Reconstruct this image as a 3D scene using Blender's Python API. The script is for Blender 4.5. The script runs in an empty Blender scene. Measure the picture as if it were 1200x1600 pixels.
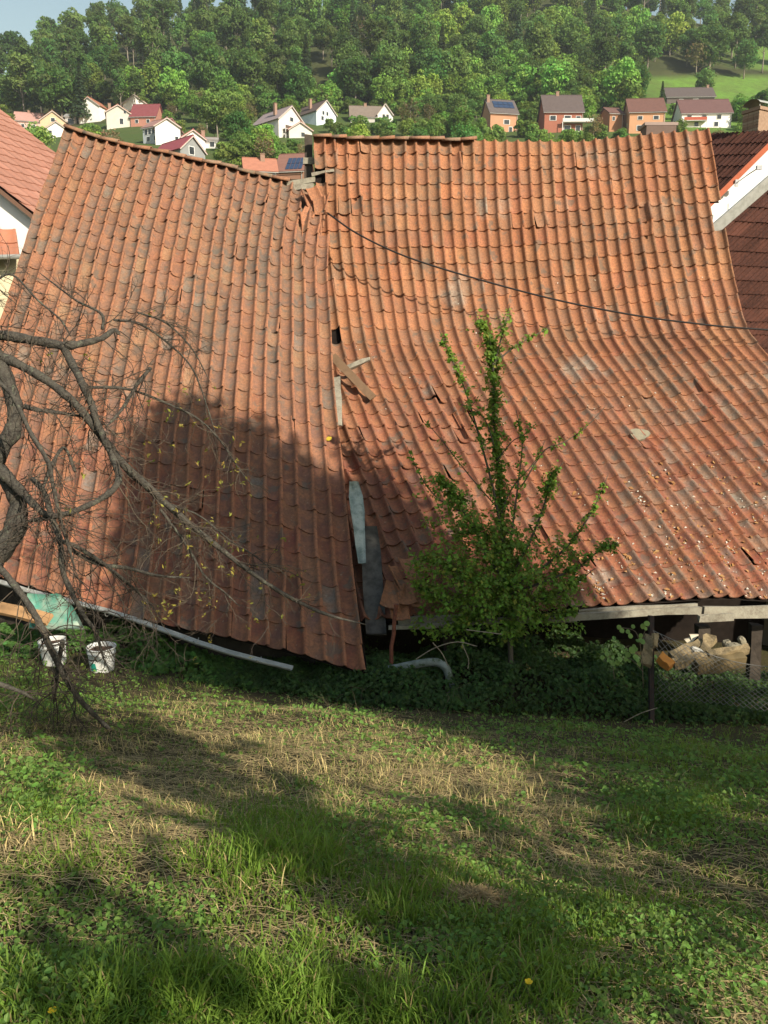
import bpy, math, random
import numpy as np
from mathutils import Vector, Matrix
from mathutils.bvhtree import BVHTree

random.seed(7)
rng = np.random.default_rng(11)
scene = bpy.context.scene
COL = scene.collection
R = math.radians

# ------------------------------------------------------------------ camera
PITCH = R(11.0)
FPX = 1250.0                      # focal length in pixels of the 1200 x 1600 photograph
cam_d = bpy.data.cameras.new('camera')
cam_d.sensor_fit = 'VERTICAL'
cam_d.sensor_height = 36.0
cam_d.lens = FPX / 1600.0 * 36.0
cam_d.clip_start = 0.05
cam_d.clip_end = 4000
cam = bpy.data.objects.new('camera', cam_d)
COL.objects.link(cam)
cam.location = (0, 0, 0)
cam.rotation_euler = (R(90) - PITCH, 0, 0)
scene.camera = cam

# ------------------------------------------------------------------ sun and sky
SUN_AZ, SUN_EL = R(40), R(31)     # sun stands behind the camera, to its right
SUN = np.array([math.sin(SUN_AZ) * math.cos(SUN_EL), -math.cos(SUN_AZ) * math.cos(SUN_EL), math.sin(SUN_EL)])
sun_d = bpy.data.lights.new('sun', 'SUN')
sun_d.energy = 4.7
sun_d.angle = R(0.53)
sun_d.color = (1.0, 0.90, 0.75)
sun_o = bpy.data.objects.new('sun', sun_d)
COL.objects.link(sun_o)
sun_o.rotation_euler = Vector(SUN).to_track_quat('Z', 'Y').to_euler()

world = bpy.data.worlds.new('World')
scene.world = world
world.use_nodes = True
wn = world.node_tree
wn.nodes.clear()
sky = wn.nodes.new('ShaderNodeTexSky')
sky.sky_type = 'NISHITA'
sky.sun_disc = False
sky.sun_elevation = SUN_EL
sky.sun_rotation = math.atan2(SUN[0], SUN[1])
sky.air_density = 2.0
sky.dust_density = 1.0
sky.ozone_density = 1.0
bgn = wn.nodes.new('ShaderNodeBackground')
bgn.inputs['Strength'].default_value = 0.085
won = wn.nodes.new('ShaderNodeOutputWorld')
wn.links.new(sky.outputs[0], bgn.inputs['Color'])
wn.links.new(bgn.outputs[0], won.inputs['Surface'])

vs = scene.view_settings
vs.view_transform = 'Standard'
vs.look = 'None'
vs.exposure = 0.68
vs.gamma = 1.0
vs.use_curve_mapping = False
scene.cycles.use_denoising = True
scene.cycles.max_bounces = 6
scene.cycles.transparent_max_bounces = 6

# ------------------------------------------------------------------ geometry helpers
CP, SP = math.cos(PITCH), math.sin(PITCH)

def ray(px, py):
    a = (np.asarray(px, float) - 600) / FPX
    b = -(np.asarray(py, float) - 800) / FPX
    return np.stack([a, CP + SP * b, -SP + CP * b], axis=-1)

def at(px, py, d):
    """world point seen at pixel (px, py) at distance d along the view axis"""
    return ray(px, py) * np.asarray(d, float)[..., None]

def pix(P):
    P = np.asarray(P, float)
    z = P[..., 1] * CP - P[..., 2] * SP
    b = (P[..., 1] * SP + P[..., 2] * CP) / z
    return 600 + P[..., 0] / z * FPX, 800 - b * FPX, z

def hermite(xs, ys, x):
    xs = np.asarray(xs, float)
    ys = np.asarray(ys, float)
    x = np.clip(np.asarray(x, float), xs[0], xs[-1])
    sl = np.diff(ys, axis=0) / np.diff(xs).reshape((-1,) + (1,) * (ys.ndim - 1))
    m = np.zeros_like(ys)
    m[1:-1] = (sl[1:] + sl[:-1]) / 2
    m[0], m[-1] = sl[0], sl[-1]
    i = np.clip(np.searchsorted(xs, x, side='right') - 1, 0, len(xs) - 2)
    h = xs[i + 1] - xs[i]
    t = (x - xs[i]) / h
    sh = t.shape + (1,) * (ys.ndim - 1)
    t = t.reshape(sh)
    h = h.reshape(sh)
    return ((2 * t**3 - 3 * t**2 + 1) * ys[i] + (t**3 - 2 * t**2 + t) * h * m[i]
            + (-2 * t**3 + 3 * t**2) * ys[i + 1] + (t**3 - t**2) * h * m[i + 1])

def value_noise(x, y, seed=0, scale=1.0):
    r = np.random.default_rng(1000 + seed).random((64, 64))
    x = np.asarray(x, float) / scale
    y = np.asarray(y, float) / scale
    xi, yi = np.floor(x).astype(int), np.floor(y).astype(int)
    fx, fy = x - xi, y - yi
    fx, fy = fx * fx * (3 - 2 * fx), fy * fy * (3 - 2 * fy)
    g = lambda a, b: r[a % 64, b % 64]
    return ((g(xi, yi) * (1 - fx) + g(xi + 1, yi) * fx) * (1 - fy)
            + (g(xi, yi + 1) * (1 - fx) + g(xi + 1, yi + 1) * fx) * fy)

class MB:
    """collects vertices and faces of ONE object"""
    def __init__(self):
        self.v, self.f, self.c, self.n = [], [], [], 0
    def add(self, V, F, color=None):
        V = np.asarray(V, float).reshape(-1, 3)
        self.v.append(V)
        self.f.append(np.asarray(F, int) + self.n)
        if color is not None:
            c = np.asarray(color, float)
            if c.ndim == 1:
                c = np.tile(c, (len(V), 1))
            self.c.append(c)
        self.n += len(V)
        return self
    def box(self, c, s, rot=None, color=None):
        s = np.asarray(s, float) / 2
        V = np.array([[x, y, z] for x in (-1, 1) for y in (-1, 1) for z in (-1, 1)], float) * s
        if rot is not None:
            V = V @ np.asarray(rot).T
        V = V + np.asarray(c, float)
        F = [[0, 1, 3, 2], [4, 6, 7, 5], [0, 4, 5, 1], [2, 3, 7, 6], [0, 2, 6, 4], [1, 5, 7, 3]]
        return self.add(V, F, color)
    def beam(self, a, b, w, h, up=(0, 0, 1), color=None, wob=0.0):
        """a squared timber from a to b, slightly irregular when wob > 0"""
        a, b = np.asarray(a, float), np.asarray(b, float)
        d = b - a
        L = np.linalg.norm(d)
        d /= L
        s = np.cross(d, up)
        s /= np.linalg.norm(s)
        u = np.cross(s, d)
        n = 5 if wob else 2
        V = []
        for i in range(n):
            t = i / (n - 1)
            j = rng.normal(0, wob, (4, 3)) if wob else np.zeros((4, 3))
            for q, (x, y) in enumerate(((-1, -1), (1, -1), (1, 1), (-1, 1))):
                V.append(a + d * L * t + s * x * w / 2 + u * y * h / 2 + j[q])
        F = []
        for i in range(n - 1):
            for q in range(4):
                F.append([i * 4 + q, i * 4 + (q + 1) % 4, i * 4 + 4 + (q + 1) % 4, i * 4 + 4 + q])
        F += [[3, 2, 1, 0], [n * 4 - 4, n * 4 - 3, n * 4 - 2, n * 4 - 1]]
        return self.add(V, F, color)
    def tube(self, pts, rad, k=6, color=None, cap=True):
        P = np.asarray(pts, float)
        n = len(P)
        rad = np.broadcast_to(np.asarray(rad, float), (n,))
        T = np.gradient(P, axis=0)
        T /= np.linalg.norm(T, axis=1)[:, None] + 1e-9
        ref = np.array([0.0, 0, 1]) if abs(T[:, 2]).max() < 0.93 else np.array([0.83, 0.56, 0.05])
        S = np.cross(T, ref)
        S /= np.linalg.norm(S, axis=1)[:, None] + 1e-9
        U = np.cross(S, T)
        an = np.arange(k) * 2 * math.pi / k
        V = P[:, None] + rad[:, None, None] * (np.cos(an)[None, :, None] * S[:, None] + np.sin(an)[None, :, None] * U[:, None])
        i = np.arange(n - 1)[:, None] * k
        j = np.arange(k)[None]
        j2 = (j + 1) % k
        F = np.stack([i + j, i + j2, i + k + j2, i + k + j], -1).reshape(-1, 4)
        if color is not None:
            color = np.asarray(color, float)
            if color.ndim == 2:
                color = np.repeat(color, k, axis=0)
        self.add(V.reshape(-1, 3), F, color)
        if cap:
            m = self.n - n * k
            self.f.append(np.array([[m + q for q in range(k)][::-1]]))
            self.f.append(np.array([[m + (n - 1) * k + q for q in range(k)]]))
        return self
    def build(self, name, material, parent=None, smooth=False, origin=None):
        V = np.concatenate(self.v) if self.v else np.zeros((0, 3))
        C = np.concatenate(self.c) if self.c and sum(map(len, self.c)) == len(V) else None
        return mesh_obj(name, V, self.f, material, parent, smooth, C, origin)

ORIG = {}
def mesh_data(name, V, Fs, material, smooth=False, C=None):
    me = bpy.data.meshes.new(name)
    if not isinstance(Fs, list):
        Fs = [Fs]
    V = np.asarray(V, np.float32)
    idx = np.concatenate([np.asarray(f).ravel() for f in Fs]) if Fs else np.zeros(0, int)
    tot = np.concatenate([np.full(len(f), np.asarray(f).shape[1]) for f in Fs]) if Fs else np.zeros(0, int)
    start = np.concatenate([[0], np.cumsum(tot)[:-1]])
    me.vertices.add(len(V))
    me.vertices.foreach_set('co', V.ravel())
    me.loops.add(len(idx))
    me.loops.foreach_set('vertex_index', idx.astype(np.int32))
    me.polygons.add(len(tot))
    me.polygons.foreach_set('loop_start', start.astype(np.int32))
    me.polygons.foreach_set('loop_total', tot.astype(np.int32))
    me.polygons.foreach_set('use_smooth', np.full(len(tot), bool(smooth)))
    if C is not None:
        C = np.asarray(C, np.float32)
        if C.shape[1] == 3:
            C = np.concatenate([C, np.ones((len(C), 1), np.float32)], 1)
        a = me.color_attributes.new('Col', 'FLOAT_COLOR', 'POINT')
        a.data.foreach_set('color', C.ravel())
    me.update(calc_edges=True)
    me.validate()
    if material:
        me.materials.append(material)
    return me

def mesh_obj(name, V, Fs, material, parent=None, smooth=False, C=None, origin=None):
    """link one mesh object; V is in world space. A child keeps its parent's origin."""
    V = np.asarray(V, float)
    if parent is not None:
        o0 = ORIG[parent.name]
    elif origin is not None:
        o0 = np.asarray(origin, float)
    else:
        o0 = np.array([V[:, 0].mean(), V[:, 1].mean(), V[:, 2].min()]) if len(V) else np.zeros(3)
    me = mesh_data(name, V - o0, Fs, material, smooth, C)
    ob = bpy.data.objects.new(name, me)
    COL.objects.link(ob)
    ORIG[ob.name] = o0
    if parent is not None:
        ob.parent = parent
    else:
        ob.location = o0
    return ob

def tag(o, label=None, cat=None, group=None, kind=None):
    if label: o['label'] = label
    if cat: o['category'] = cat
    if group: o['group'] = group
    if kind: o['kind'] = kind
    return o

def thing(name, label, cat, loc, group=None):
    o = bpy.data.objects.new(name, None)
    o.empty_display_size = 0.2
    COL.objects.link(o)
    o.location = loc
    ORIG[o.name] = np.asarray(loc, float)
    return tag(o, label, cat, group)

def rotz(a):
    c, s = math.cos(a), math.sin(a)
    return np.array([[c, -s, 0], [s, c, 0], [0, 0, 1.0]])

# ------------------------------------------------------------------ materials
def mat(name, color=(.5, .5, .5), rough=0.85, var=None, bump=None, attr=False, trans=0.0, spec=0.3, metal=0.0, spots=None):
    """var = (scale, amount, dark colour); spots = (scale, threshold, colour, amount); attr multiplies the Col attribute in"""
    m = bpy.data.materials.new(name)
    m.use_nodes = True
    nt = m.node_tree
    N, L = nt.nodes, nt.links
    b = N['Principled BSDF']
    b.inputs['Roughness'].default_value = rough
    b.inputs['Specular IOR Level'].default_value = spec
    b.inputs['Metallic'].default_value = metal
    tc = N.new('ShaderNodeTexCoord')
    if attr:
        a = N.new('ShaderNodeAttribute')
        a.attribute_name = 'Col'
        out = a.outputs['Color']
    else:
        rgb = N.new('ShaderNodeRGB')
        rgb.outputs[0].default_value = (*color, 1)
        out = rgb.outputs[0]
    def noise(scale, detail=5, rough_=0.6):
        n = N.new('ShaderNodeTexNoise')
        n.inputs['Scale'].default_value = scale
        n.inputs['Detail'].default_value = detail
        n.inputs['Roughness'].default_value = rough_
        L.new(tc.outputs['Object'], n.inputs['Vector'])
        return n
    def mixc(f, a_, c, kind='MIX'):
        mx = N.new('ShaderNodeMix')
        mx.data_type = 'RGBA'
        mx.blend_type = kind
        if isinstance(f, float): mx.inputs[0].default_value = f
        else: L.new(f, mx.inputs[0])
        L.new(a_, mx.inputs[6])
        if isinstance(c, tuple): mx.inputs[7].default_value = (*c, 1)
        else: L.new(c, mx.inputs[7])
        return mx.outputs[2]
    def ramp(src, p0, p1, v0=0.0, v1=1.0):
        r = N.new('ShaderNodeMapRange')
        r.inputs[1].default_value, r.inputs[2].default_value = p0, p1
        r.inputs[3].default_value, r.inputs[4].default_value = v0, v1
        r.interpolation_type = 'SMOOTHSTEP'
        L.new(src, r.inputs[0])
        return r.outputs[0]
    for vr in (var if isinstance(var, list) else [var] if var else []):
        out = mixc(ramp(noise(vr[0]).outputs['Fac'], 0.36, 0.68, 0.0, vr[1]), out, vr[2])
    for sp in (spots if isinstance(spots, list) else [spots] if spots else []):
        out = mixc(ramp(noise(sp[0], 3, .55).outputs['Fac'], sp[1], sp[1] + 0.07, 0.0, sp[3]), out, sp[2])
    L.new(out, b.inputs['Base Color'])
    if bump:
        bn = N.new('ShaderNodeBump')
        bn.inputs['Strength'].default_value = bump[1]
        bn.inputs['Distance'].default_value = bump[2] if len(bump) > 2 else 0.01
        L.new(noise(bump[0], 6).outputs['Fac'], bn.inputs['Height'])
        L.new(bn.outputs[0], b.inputs['Normal'])
    if trans:
        t = N.new('ShaderNodeBsdfTranslucent')
        L.new(mixc(0.35, out, (.45, .6, .05), 'MIX'), t.inputs['Color'])
        mx = N.new('ShaderNodeMixShader')
        mx.inputs[0].default_value = trans
        L.new(b.outputs[0], mx.inputs[1])
        L.new(t.outputs[0], mx.inputs[2])
        L.new(mx.outputs[0], N['Material Output'].inputs['Surface'])
    return m

M = {}
M['tile'] = mat('weathered clay tile', attr=True, rough=.9, spec=.2,
                var=[(1.7, .40, (.15, .10, .065)), (7.0, .45, (.40, .17, .075)), (30.0, .50, (.10, .06, .042))],
                spots=[(24.0, .66, (.36, .32, .22), .4), (4.0, .60, (.11, .10, .08), .6), (11.0, .68, (.30, .26, .16), .4)], bump=(45, .55, .012))
M['tile_dark'] = mat('dark engobed tile', attr=True, rough=.85, spec=.15, var=[(3.0, .5, (.035, .016, .012)), (20.0, .4, (.13, .05, .032))], bump=(40, .3, .008))
M['tile_red'] = mat('red machine tile', attr=True, rough=.85, spec=.2, var=[(1.5, .4, (.27, .135, .095)), (12.0, .35, (.36, .19, .14))], bump=(40, .3, .008))
M['deck'] = mat('old battens', (.022, .017, .014), .98, var=(8, .6, (.010, .008, .007)), spec=.05)
M['wood'] = mat('silvered wood', (.30, .27, .21), .9, var=[(6, .7, (.15, .12, .09)), (30, .5, (.36, .35, .27))], bump=(40, .6, .01))
M['darkwood'] = mat('dark rotten wood', (.07, .055, .042), .95, var=(7, .7, (.03, .025, .02)), bump=(30, .6, .01))
M['log'] = mat('pale split wood', (.26, .195, .10), .9, var=[(12, .8, (.08, .06, .035)), (45, .6, (.34, .26, .15))], bump=(40, .6, .01))
M['bark'] = mat('fruit tree bark', (.065, .056, .045), .95, var=[(14, .8, (.025, .022, .02)), (60, .5, (.12, .115, .09))],
                spots=(22, .60, (.14, .15, .105), .6), bump=(55, .9, .02))
M['twig'] = mat('twig bark', attr=True, rough=.9, var=(30, .5, (.06, .045, .035)))
M['leaf'] = mat('leaf', attr=True, rough=.6, trans=.38, spec=.25)
M['grass'] = mat('grass blade', attr=True, rough=.6, trans=.35, spec=.25)
M['straw'] = mat('dry straw', attr=True, rough=.85, trans=.15, spec=.2)
M['crown'] = mat('far foliage', attr=True, rough=.75, trans=.30, spec=.15)
M['trunk'] = mat('far trunk bark', (.27, .235, .19), .95, var=(2, .6, (.12, .10, .08)))
M['ground'] = mat('hillside soil and turf', attr=True, rough=1.0, spec=.1,
                  var=[(.11, .45, (.11, .12, .04)), (.5, .35, (.05, .08, .02)), (3.5, .4, (.07, .055, .033)), (22, .5, (.05, .05, .02))], bump=(30, .8, .03))
M['zinc'] = mat('weathered gutter', (.40, .40, .37), .55, var=(7, .6, (.25, .25, .22)), metal=.25)
M['plastic'] = mat('white plastic', (.72, .72, .69), .45, var=(9, .5, (.42, .41, .36)))
M['teal'] = mat('teal print', (.02, .30, .22), .5, var=(8, .4, (.05, .22, .17)))
M['soil'] = mat('potting soil', (.11, .06, .035), 1, var=(40, .7, (.04, .025, .018)), bump=(60, .8, .02))
M['rust'] = mat('rusty iron', (.20, .07, .04), .9, var=(20, .7, (.09, .035, .025)), bump=(60, .5, .004))
M['iron'] = mat('dark iron', (.035, .03, .028), .8, var=(20, .6, (.08, .04, .03)))
M['wire'] = mat('galvanised wire', (.16, .155, .14), .6, metal=.4)
M['cable'] = mat('black cable', (.02, .018, .017), .6)
M['film'] = mat('foil sheet', (.42, .44, .37), .4, var=(6, .9, (.17, .21, .17)), bump=(12, .8, .03))
M['pipe'] = mat('grey pipe', (.22, .25, .24), .7, var=(7, .9, (.09, .11, .08)), spots=(11, .55, (.05, .075, .03), .85))
M['brickface'] = mat('orange brick', (.70, .27, .05), .9, var=(25, .6, (.52, .20, .06)), bump=(40, .5, .01))
M['stone'] = mat('lichened stone', (.25, .22, .15), .95, var=(10, .6, (.15, .14, .11)), bump=(25, .6, .02))
M['pane'] = mat('window glass', (.03, .035, .04), .08, spec=.6)
M['frame'] = mat('white frame', (.75, .75, .73), .6)
M['glasspv'] = mat('solar glass', (.03, .05, .10), .15, spec=.6)
def plain(name, c, dark=None, rough=.9, scale=3, amt=.35, bump=None):
    k = 'p_' + name
    if k not in M:
        M[k] = mat(name, c, rough, var=(scale, amt, dark or tuple(x * .72 for x in c)), bump=bump)
    return M[k]

# ------------------------------------------------------------------ terrain
TY = np.array([-80, -25, 0, 1.75, 3.5, 6, 8.3, 9.6, 14, 20, 50, 90, 150, 200, 270, 320, 400, 480, 560, 800, 1500.])
TZ = np.array([16, 4.5, -1.5, -1.70, -2.22, -3.05, -3.84, -4.06, -4.5, -6, -7, 3, 26, 45, 72, 93.5, 143, 190, 206, 206, 150.])

def H(x, y):
    x, y = np.asarray(x, float), np.asarray(y, float)
    z = hermite(TY, TZ, y)
    near = np.clip((22 - y) / 6, 0, 1)
    z = z + near * (-0.075 * np.clip(x, -9, 9) + 0.10 * (value_noise(x + 40, y + 40, 1, 1.1) - .5) + 0.05 * (value_noise(x + 40, y + 40, 2, .35) - .5))
    f = np.clip((y - 150) / 250, 0, 1)
    z = z - f * np.where(x < 0, 50, 13) * (x / 230) ** 2 + f * 14 * (value_noise(x + 900, y + 900, 3, 90) - .5)
    return z

def ground_hit(px, py, lo=1.0, hi=1200.0):
    r = ray(px, py)
    t = np.concatenate([np.arange(lo, 30, .05), np.arange(30, hi, 1.0)])
    P = r[None] * t[:, None]
    below = P[:, 2] < H(P[:, 0], P[:, 1])
    return P[np.argmax(below)] if below.any() else P[-1]

def far_hit(px, py):
    return ground_hit(px, py, 60.0)

gx = np.unique(np.concatenate([np.linspace(-9, 9, 100), np.linspace(-40, 40, 41), np.linspace(-900, 900, 61)]))
gy = np.unique(np.concatenate([np.linspace(-6, 13, 110), np.linspace(-60, 60, 61), np.linspace(60, 560, 71), np.linspace(560, 1500, 15)]))
GX, GY = np.meshgrid(gx, gy)
GZ = H(GX, GY)
gv = np.stack([GX, GY, GZ], -1).reshape(-1, 3)
ni, nj = len(gy), len(gx)
ii, jj = np.meshgrid(np.arange(ni - 1), np.arange(nj - 1), indexing='ij')
gf = np.stack([ii * nj + jj, ii * nj + jj + 1, (ii + 1) * nj + jj + 1, (ii + 1) * nj + jj], -1).reshape(-1, 4)
gpx, gpy, gd = pix(np.where(gv[:, 1:2] > 1, gv, [[0, 1, 0]]))
meadow = (gv[:, 1] > 250) & (gpx > 990) & (gpy > 120)
meadow |= (gv[:, 1] > 300) & (gpx > 1145) & (gpy < 112) & (gpy > 60)
wood = (gv[:, 1] > 305) & ~meadow
gc = np.empty((len(gv), 3))
gc[:] = (.065, .125, .026)
gc[gv[:, 1] < 30] = (.085, .062, .036)
gc[wood] = (.030, .042, .016)
gc[meadow] = (.16, .33, .045)
ground = mesh_obj('ground', gv, gf, M['ground'], None, True, gc, (0, 0, 0))
tag(ground, kind='structure')

# ------------------------------------------------------------------ the two barn roofs
class Patch:
    """a bent roof surface: columns u, rows v (tile units), given by points of the photograph and their distance"""
    def __init__(self, us, vs, grid):
        self.us, self.vs = np.asarray(us, float), np.asarray(vs, float)
        G = np.array(grid, float)                       # [u][v] = (px, py, d)
        P = at(G[..., 0], G[..., 1], G[..., 2])
        self.n = 8
        self.uu = np.linspace(us[0], us[-1], int((us[-1] - us[0]) * 4) + 1)
        self.vv = np.linspace(vs[0], vs[-1], int((vs[-1] - vs[0]) * 4) + 1)
        A = np.stack([hermite(self.vs, P[i], self.vv) for i in range(len(us))])
        B = hermite(self.us, A, self.uu)                # [u][v][3]
        self.P = B
        du = np.gradient(B, axis=0)
        dv = np.gradient(B, axis=1)
        n = np.cross(dv, du)
        n /= np.linalg.norm(n, axis=-1)[..., None]
        if (n * B).sum(-1).mean() > 0:
            n = -n
        U, Vg = np.meshgrid(self.uu, self.vv, indexing='ij')
        self.P = B + n * (0.14 * (value_noise(U + 60, Vg + 60, 5, 6.5) - .5) + .06 * (value_noise(U + 60, Vg + 60, 6, 2.4) - .5))[..., None]
        self.N = n
    def _lerp(self, G, u, v):
        x = np.clip((u - self.uu[0]) * 4, 0, len(self.uu) - 1.001)
        y = np.clip((v - self.vv[0]) * 4, 0, len(self.vv) - 1.001)
        i, j = x.astype(int), y.astype(int)
        a, b = (x - i)[..., None], (y - j)[..., None]
        return ((G[i, j] * (1 - a) + G[i + 1, j] * a) * (1 - b) + (G[i, j + 1] * (1 - a) + G[i + 1, j + 1] * a) * b)
    def pt(self, u, v, h=0.0):
        u, v = np.broadcast_arrays(np.asarray(u, float), np.asarray(v, float))
        return self._lerp(self.P, u, v) + self._lerp(self.N, u, v) * np.broadcast_to(np.asarray(h, float), u.shape)[..., None]
    def sheet(self, h, keep):
        nu, nv = len(self.uu), len(self.vv)
        V = (self.P + self.N * h).reshape(-1, 3)
        F = []
        for i in range(0, nu - 1):
            for j in range(0, nv - 1):
                if keep(self.uu[i] + .125, self.vv[j] + .125):
                    F.append([i * nv + j, (i + 1) * nv + j, (i + 1) * nv + j + 1, i * nv + j + 1])
        return V, np.array(F)

TS = np.array([-.01, .08, .18, .32, .48, .64, .76, .86, .95, 1.05])
TH = np.array([.66, .40, .17, .02, .00, .11, .36, .74, 1.0, .82])
TT = np.array([-.14, .45, 1.0])

def make_tiles(patch, cells, colfun, A=.076, lift=.018, thick=.017, jit=1.0, seed=3, wild=None, prof=None, crest=None, vcol=None):
    """every tile: a trough with a roll at its right-hand side, lapping over the tile below"""
    r = np.random.default_rng(seed)
    PS, PH = prof or (TS, TH)
    S, T = np.meshgrid(PS, TT, indexing='ij')
    ns, nt = len(PS), len(TT)
    f = []
    for i in range(ns - 1):
        for j in range(nt - 1):
            f.append([i * nt + j, i * nt + j + 1, (i + 1) * nt + j + 1, (i + 1) * nt + j])
    base = ns * nt
    for i in range(ns - 1):                             # the lower edge, as thick as the tile
        f.append([base + i, base + ns + i, base + ns + i + 1, base + i + 1])
    e0 = base + 2 * ns
    for j in range(nt - 1):                             # the right-hand edge of the roll
        f.append([e0 + j, e0 + nt + j, e0 + nt + j + 1, e0 + j + 1])
    f = np.array(f)
    out = []
    for (ci, cj) in cells:
        q = r.normal(0, 1, 6)
        w = 1.0 if wild is None else wild(ci, cj)
        if r.random() < .035: w = max(w, 3.5)          # a few slipped tiles
        du, dvv = .02 * q[0] * jit * w, .018 * q[1] * jit * w
        ro, tl = .018 * q[2] * jit * w, .006 * q[3] * jit * w
        li = lift * (1 + .22 * abs(q[4]) * jit * w)
        h = A * np.interp(S, PS, PH) + li * np.clip(T, 0, 1) + tl * (S - .5) * 2
        u = ci + S + du + ro * (T - .5)
        v = cj + T + dvv * (T > -.1) - ro * (S - .5) * .6
        top = patch.pt(u, v, h)
        lip = patch.pt(u[:, -1], v[:, -1] + .004, h[:, -1] - thick)
        edge = patch.pt(u[-1] - .004, v[-1], h[-1] - thick * .8)
        V = np.concatenate([top.reshape(-1, 3), top[:, -1], lip, top[-1], edge])
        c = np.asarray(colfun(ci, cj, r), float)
        cc = np.tile(c, (len(V), 1))
        if crest is not None:                           # the rolls are washed clean, the troughs keep their lichen crust
            w_ = np.clip((np.interp(S, PS, PH) - .35) / .5, 0, 1).reshape(-1, 1)
            cl = np.asarray(crest) * (.85 + .3 * r.random())
            cc[:ns * nt] = cc[:ns * nt] * (1 - w_ * .7) + cl * w_ * .7
        if vcol is not None: cc = vcol(V, cc, r)
        out.append((V, f, cc))
    return out

def lay_tiles(parent_roof, tiles, n_single=300, material=None):
    material = material or M['tile']
    sizes = []
    for V, f, c in tiles:
        x, y, d = pix(V[:30])
        inside = (x.min() > -10) & (x.max() < 1210) & (y.max() < 1600)
        sizes.append((np.ptp(x) * np.ptp(y)) if inside else 0)
    order = np.argsort(sizes)[::-1]
    for k in order[:n_single]:
        V, f, c = tiles[k]
        mesh_obj('roof_tile', V, f, material, parent_roof, True, c)
    if len(order) <= n_single: return
    mb = MB()
    for k in order[n_single:]:
        mb.add(*tiles[k])
    o = mb.build('roof_tile_field', material, parent_roof, True)
    o['kind'] = 'stuff'

def mixcol(a, b, t):
    return np.asarray(a) * (1 - t) + np.asarray(b) * t

# right-hand barn: steep above, bent and shallower below
u_r = [-5, 0, 17.5, 35]
v_r = [0, 5.5, 11, 13, 14.6, 22, 31]
c0 = [(490, 216, 15.6), (495, 350, 15.3), (510, 489, 14.9), (517, 541, 14.2), (526, 577, 13.5), (585, 737, 11.9), (670, 968, 9.95)]
c1 = [(800, 224, 15.6), (806, 349, 15.3), (825, 486, 14.9), (838, 535, 14.3), (860, 573, 13.6), (960, 729, 12.1), (1096, 940, 10.4)]
c2 = [(1105, 206, 15.4), (1126, 328, 15.1), (1152, 461, 14.7), (1166, 515, 14.2), (1195, 556, 13.7), (1335, 720, 12.5), (1522, 925, 11.2)]
cm = [tuple(np.array(a) - (np.array(b) - np.array(a)) * 5 / 17.5 * np.array([1, 1, .6])) for a, b in zip(c0, c1)]
roofR = Patch(u_r, v_r, [cm, c0, c1, c2])
for i, u in enumerate(roofR.uu):                         # the ridge line dips and rises
    pass

def verge(v):                                           # how many columns each row still has at its right-hand end
    j = int(v)
    return [35, 35, 35, 35, 35, 34, 34, 35, 35, 35, 36, 36, 36, 35, 35][j] - (1 if j >= 10 and j < 13 else 0) if j < 15 else 35

def keepR(u, v):
    if u < 0 and v < 12.5: return False
    if u > verge(min(v, 30.9)): return False
    x, y, d = pix(roofR.pt(u, v))
    return x < 1330

cellsR = [(i, j) for j in range(31) for i in range(-5, 35) if keepR(i + .5, j + .5)]
holes = {(0, 12), (0, 2)}
cellsR = [c for c in cellsR if c not in holes]
grey_spots = [(772, 312, 26, 30), (715, 455, 22, 28), (914, 578, 34, 20), (935, 238, 30, 12), (1083, 215, 14, 14), (670, 612, 12, 9), (940, 905, 20, 14), (905, 950, 16, 12)]

def colR(i, j, r):
    x, y, d = pix(roofR.pt(i + .5, j + .5))
    p = np.array([.43, .150, .066])
    band = float(value_noise(i * .6 + 7, j * .35 + 3, 52, 1.0))
    p = mixcol(p, (.38, .205, .095), np.clip(r.random() * .55 + (band - .4) * .8, 0, 1))
    p = mixcol(p, (.29, .088, .055), max(0, r.random() * 1.1 - .35))
    p = mixcol(p, (.19, .14, .095), max(0, r.random() * 1.3 - .8) * 1.6)
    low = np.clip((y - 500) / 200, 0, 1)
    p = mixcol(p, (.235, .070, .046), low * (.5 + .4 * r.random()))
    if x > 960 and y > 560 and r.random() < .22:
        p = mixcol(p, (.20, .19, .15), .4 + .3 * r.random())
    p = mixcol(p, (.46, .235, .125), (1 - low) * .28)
    return p * (.84 + .28 * r.random())

def vcolR(V, c, r):
    """crusts of grey lichen: ragged patches here and there on the slope"""
    x, y, d = pix(V)
    w = np.zeros(len(V))
    for gx_, gy_, rx, ry in grey_spots:
        w = np.maximum(w, np.exp(-(((x - gx_) / rx) ** 2 + ((y - gy_) / ry) ** 2) * 1.1))
    nz = value_noise(V[:, 0] * 1 + 50, V[:, 2] + 50, 41, .07) * .6 + value_noise(V[:, 0] + 50, V[:, 2] + 50, 42, .18) * .5
    w = np.clip((w * 1.25 + nz - .85) * 2.2, 0, .85)
    amb = np.clip((value_noise(V[:, 0] + 50, V[:, 2] * 2 + 50, 43, .5) - .62) * 3, 0, 1) * np.clip((nz - .5) * 4, 0, 1) * .55
    low = np.clip((y - 560) / 150, 0, 1) * np.clip((x - 900) / 150, 0, 1)
    amb = np.maximum(amb, low * np.clip((nz - .52) * 4.5, 0, 1) * .7)
    w = np.maximum(w, amb)[:, None] * np.clip(r.random() * 1.5, .15, 1) * .8
    return c * (1 - w) + np.array([.37, .36, .30]) * w * np.where(low[:, None] > .5, .75, 1)

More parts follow.
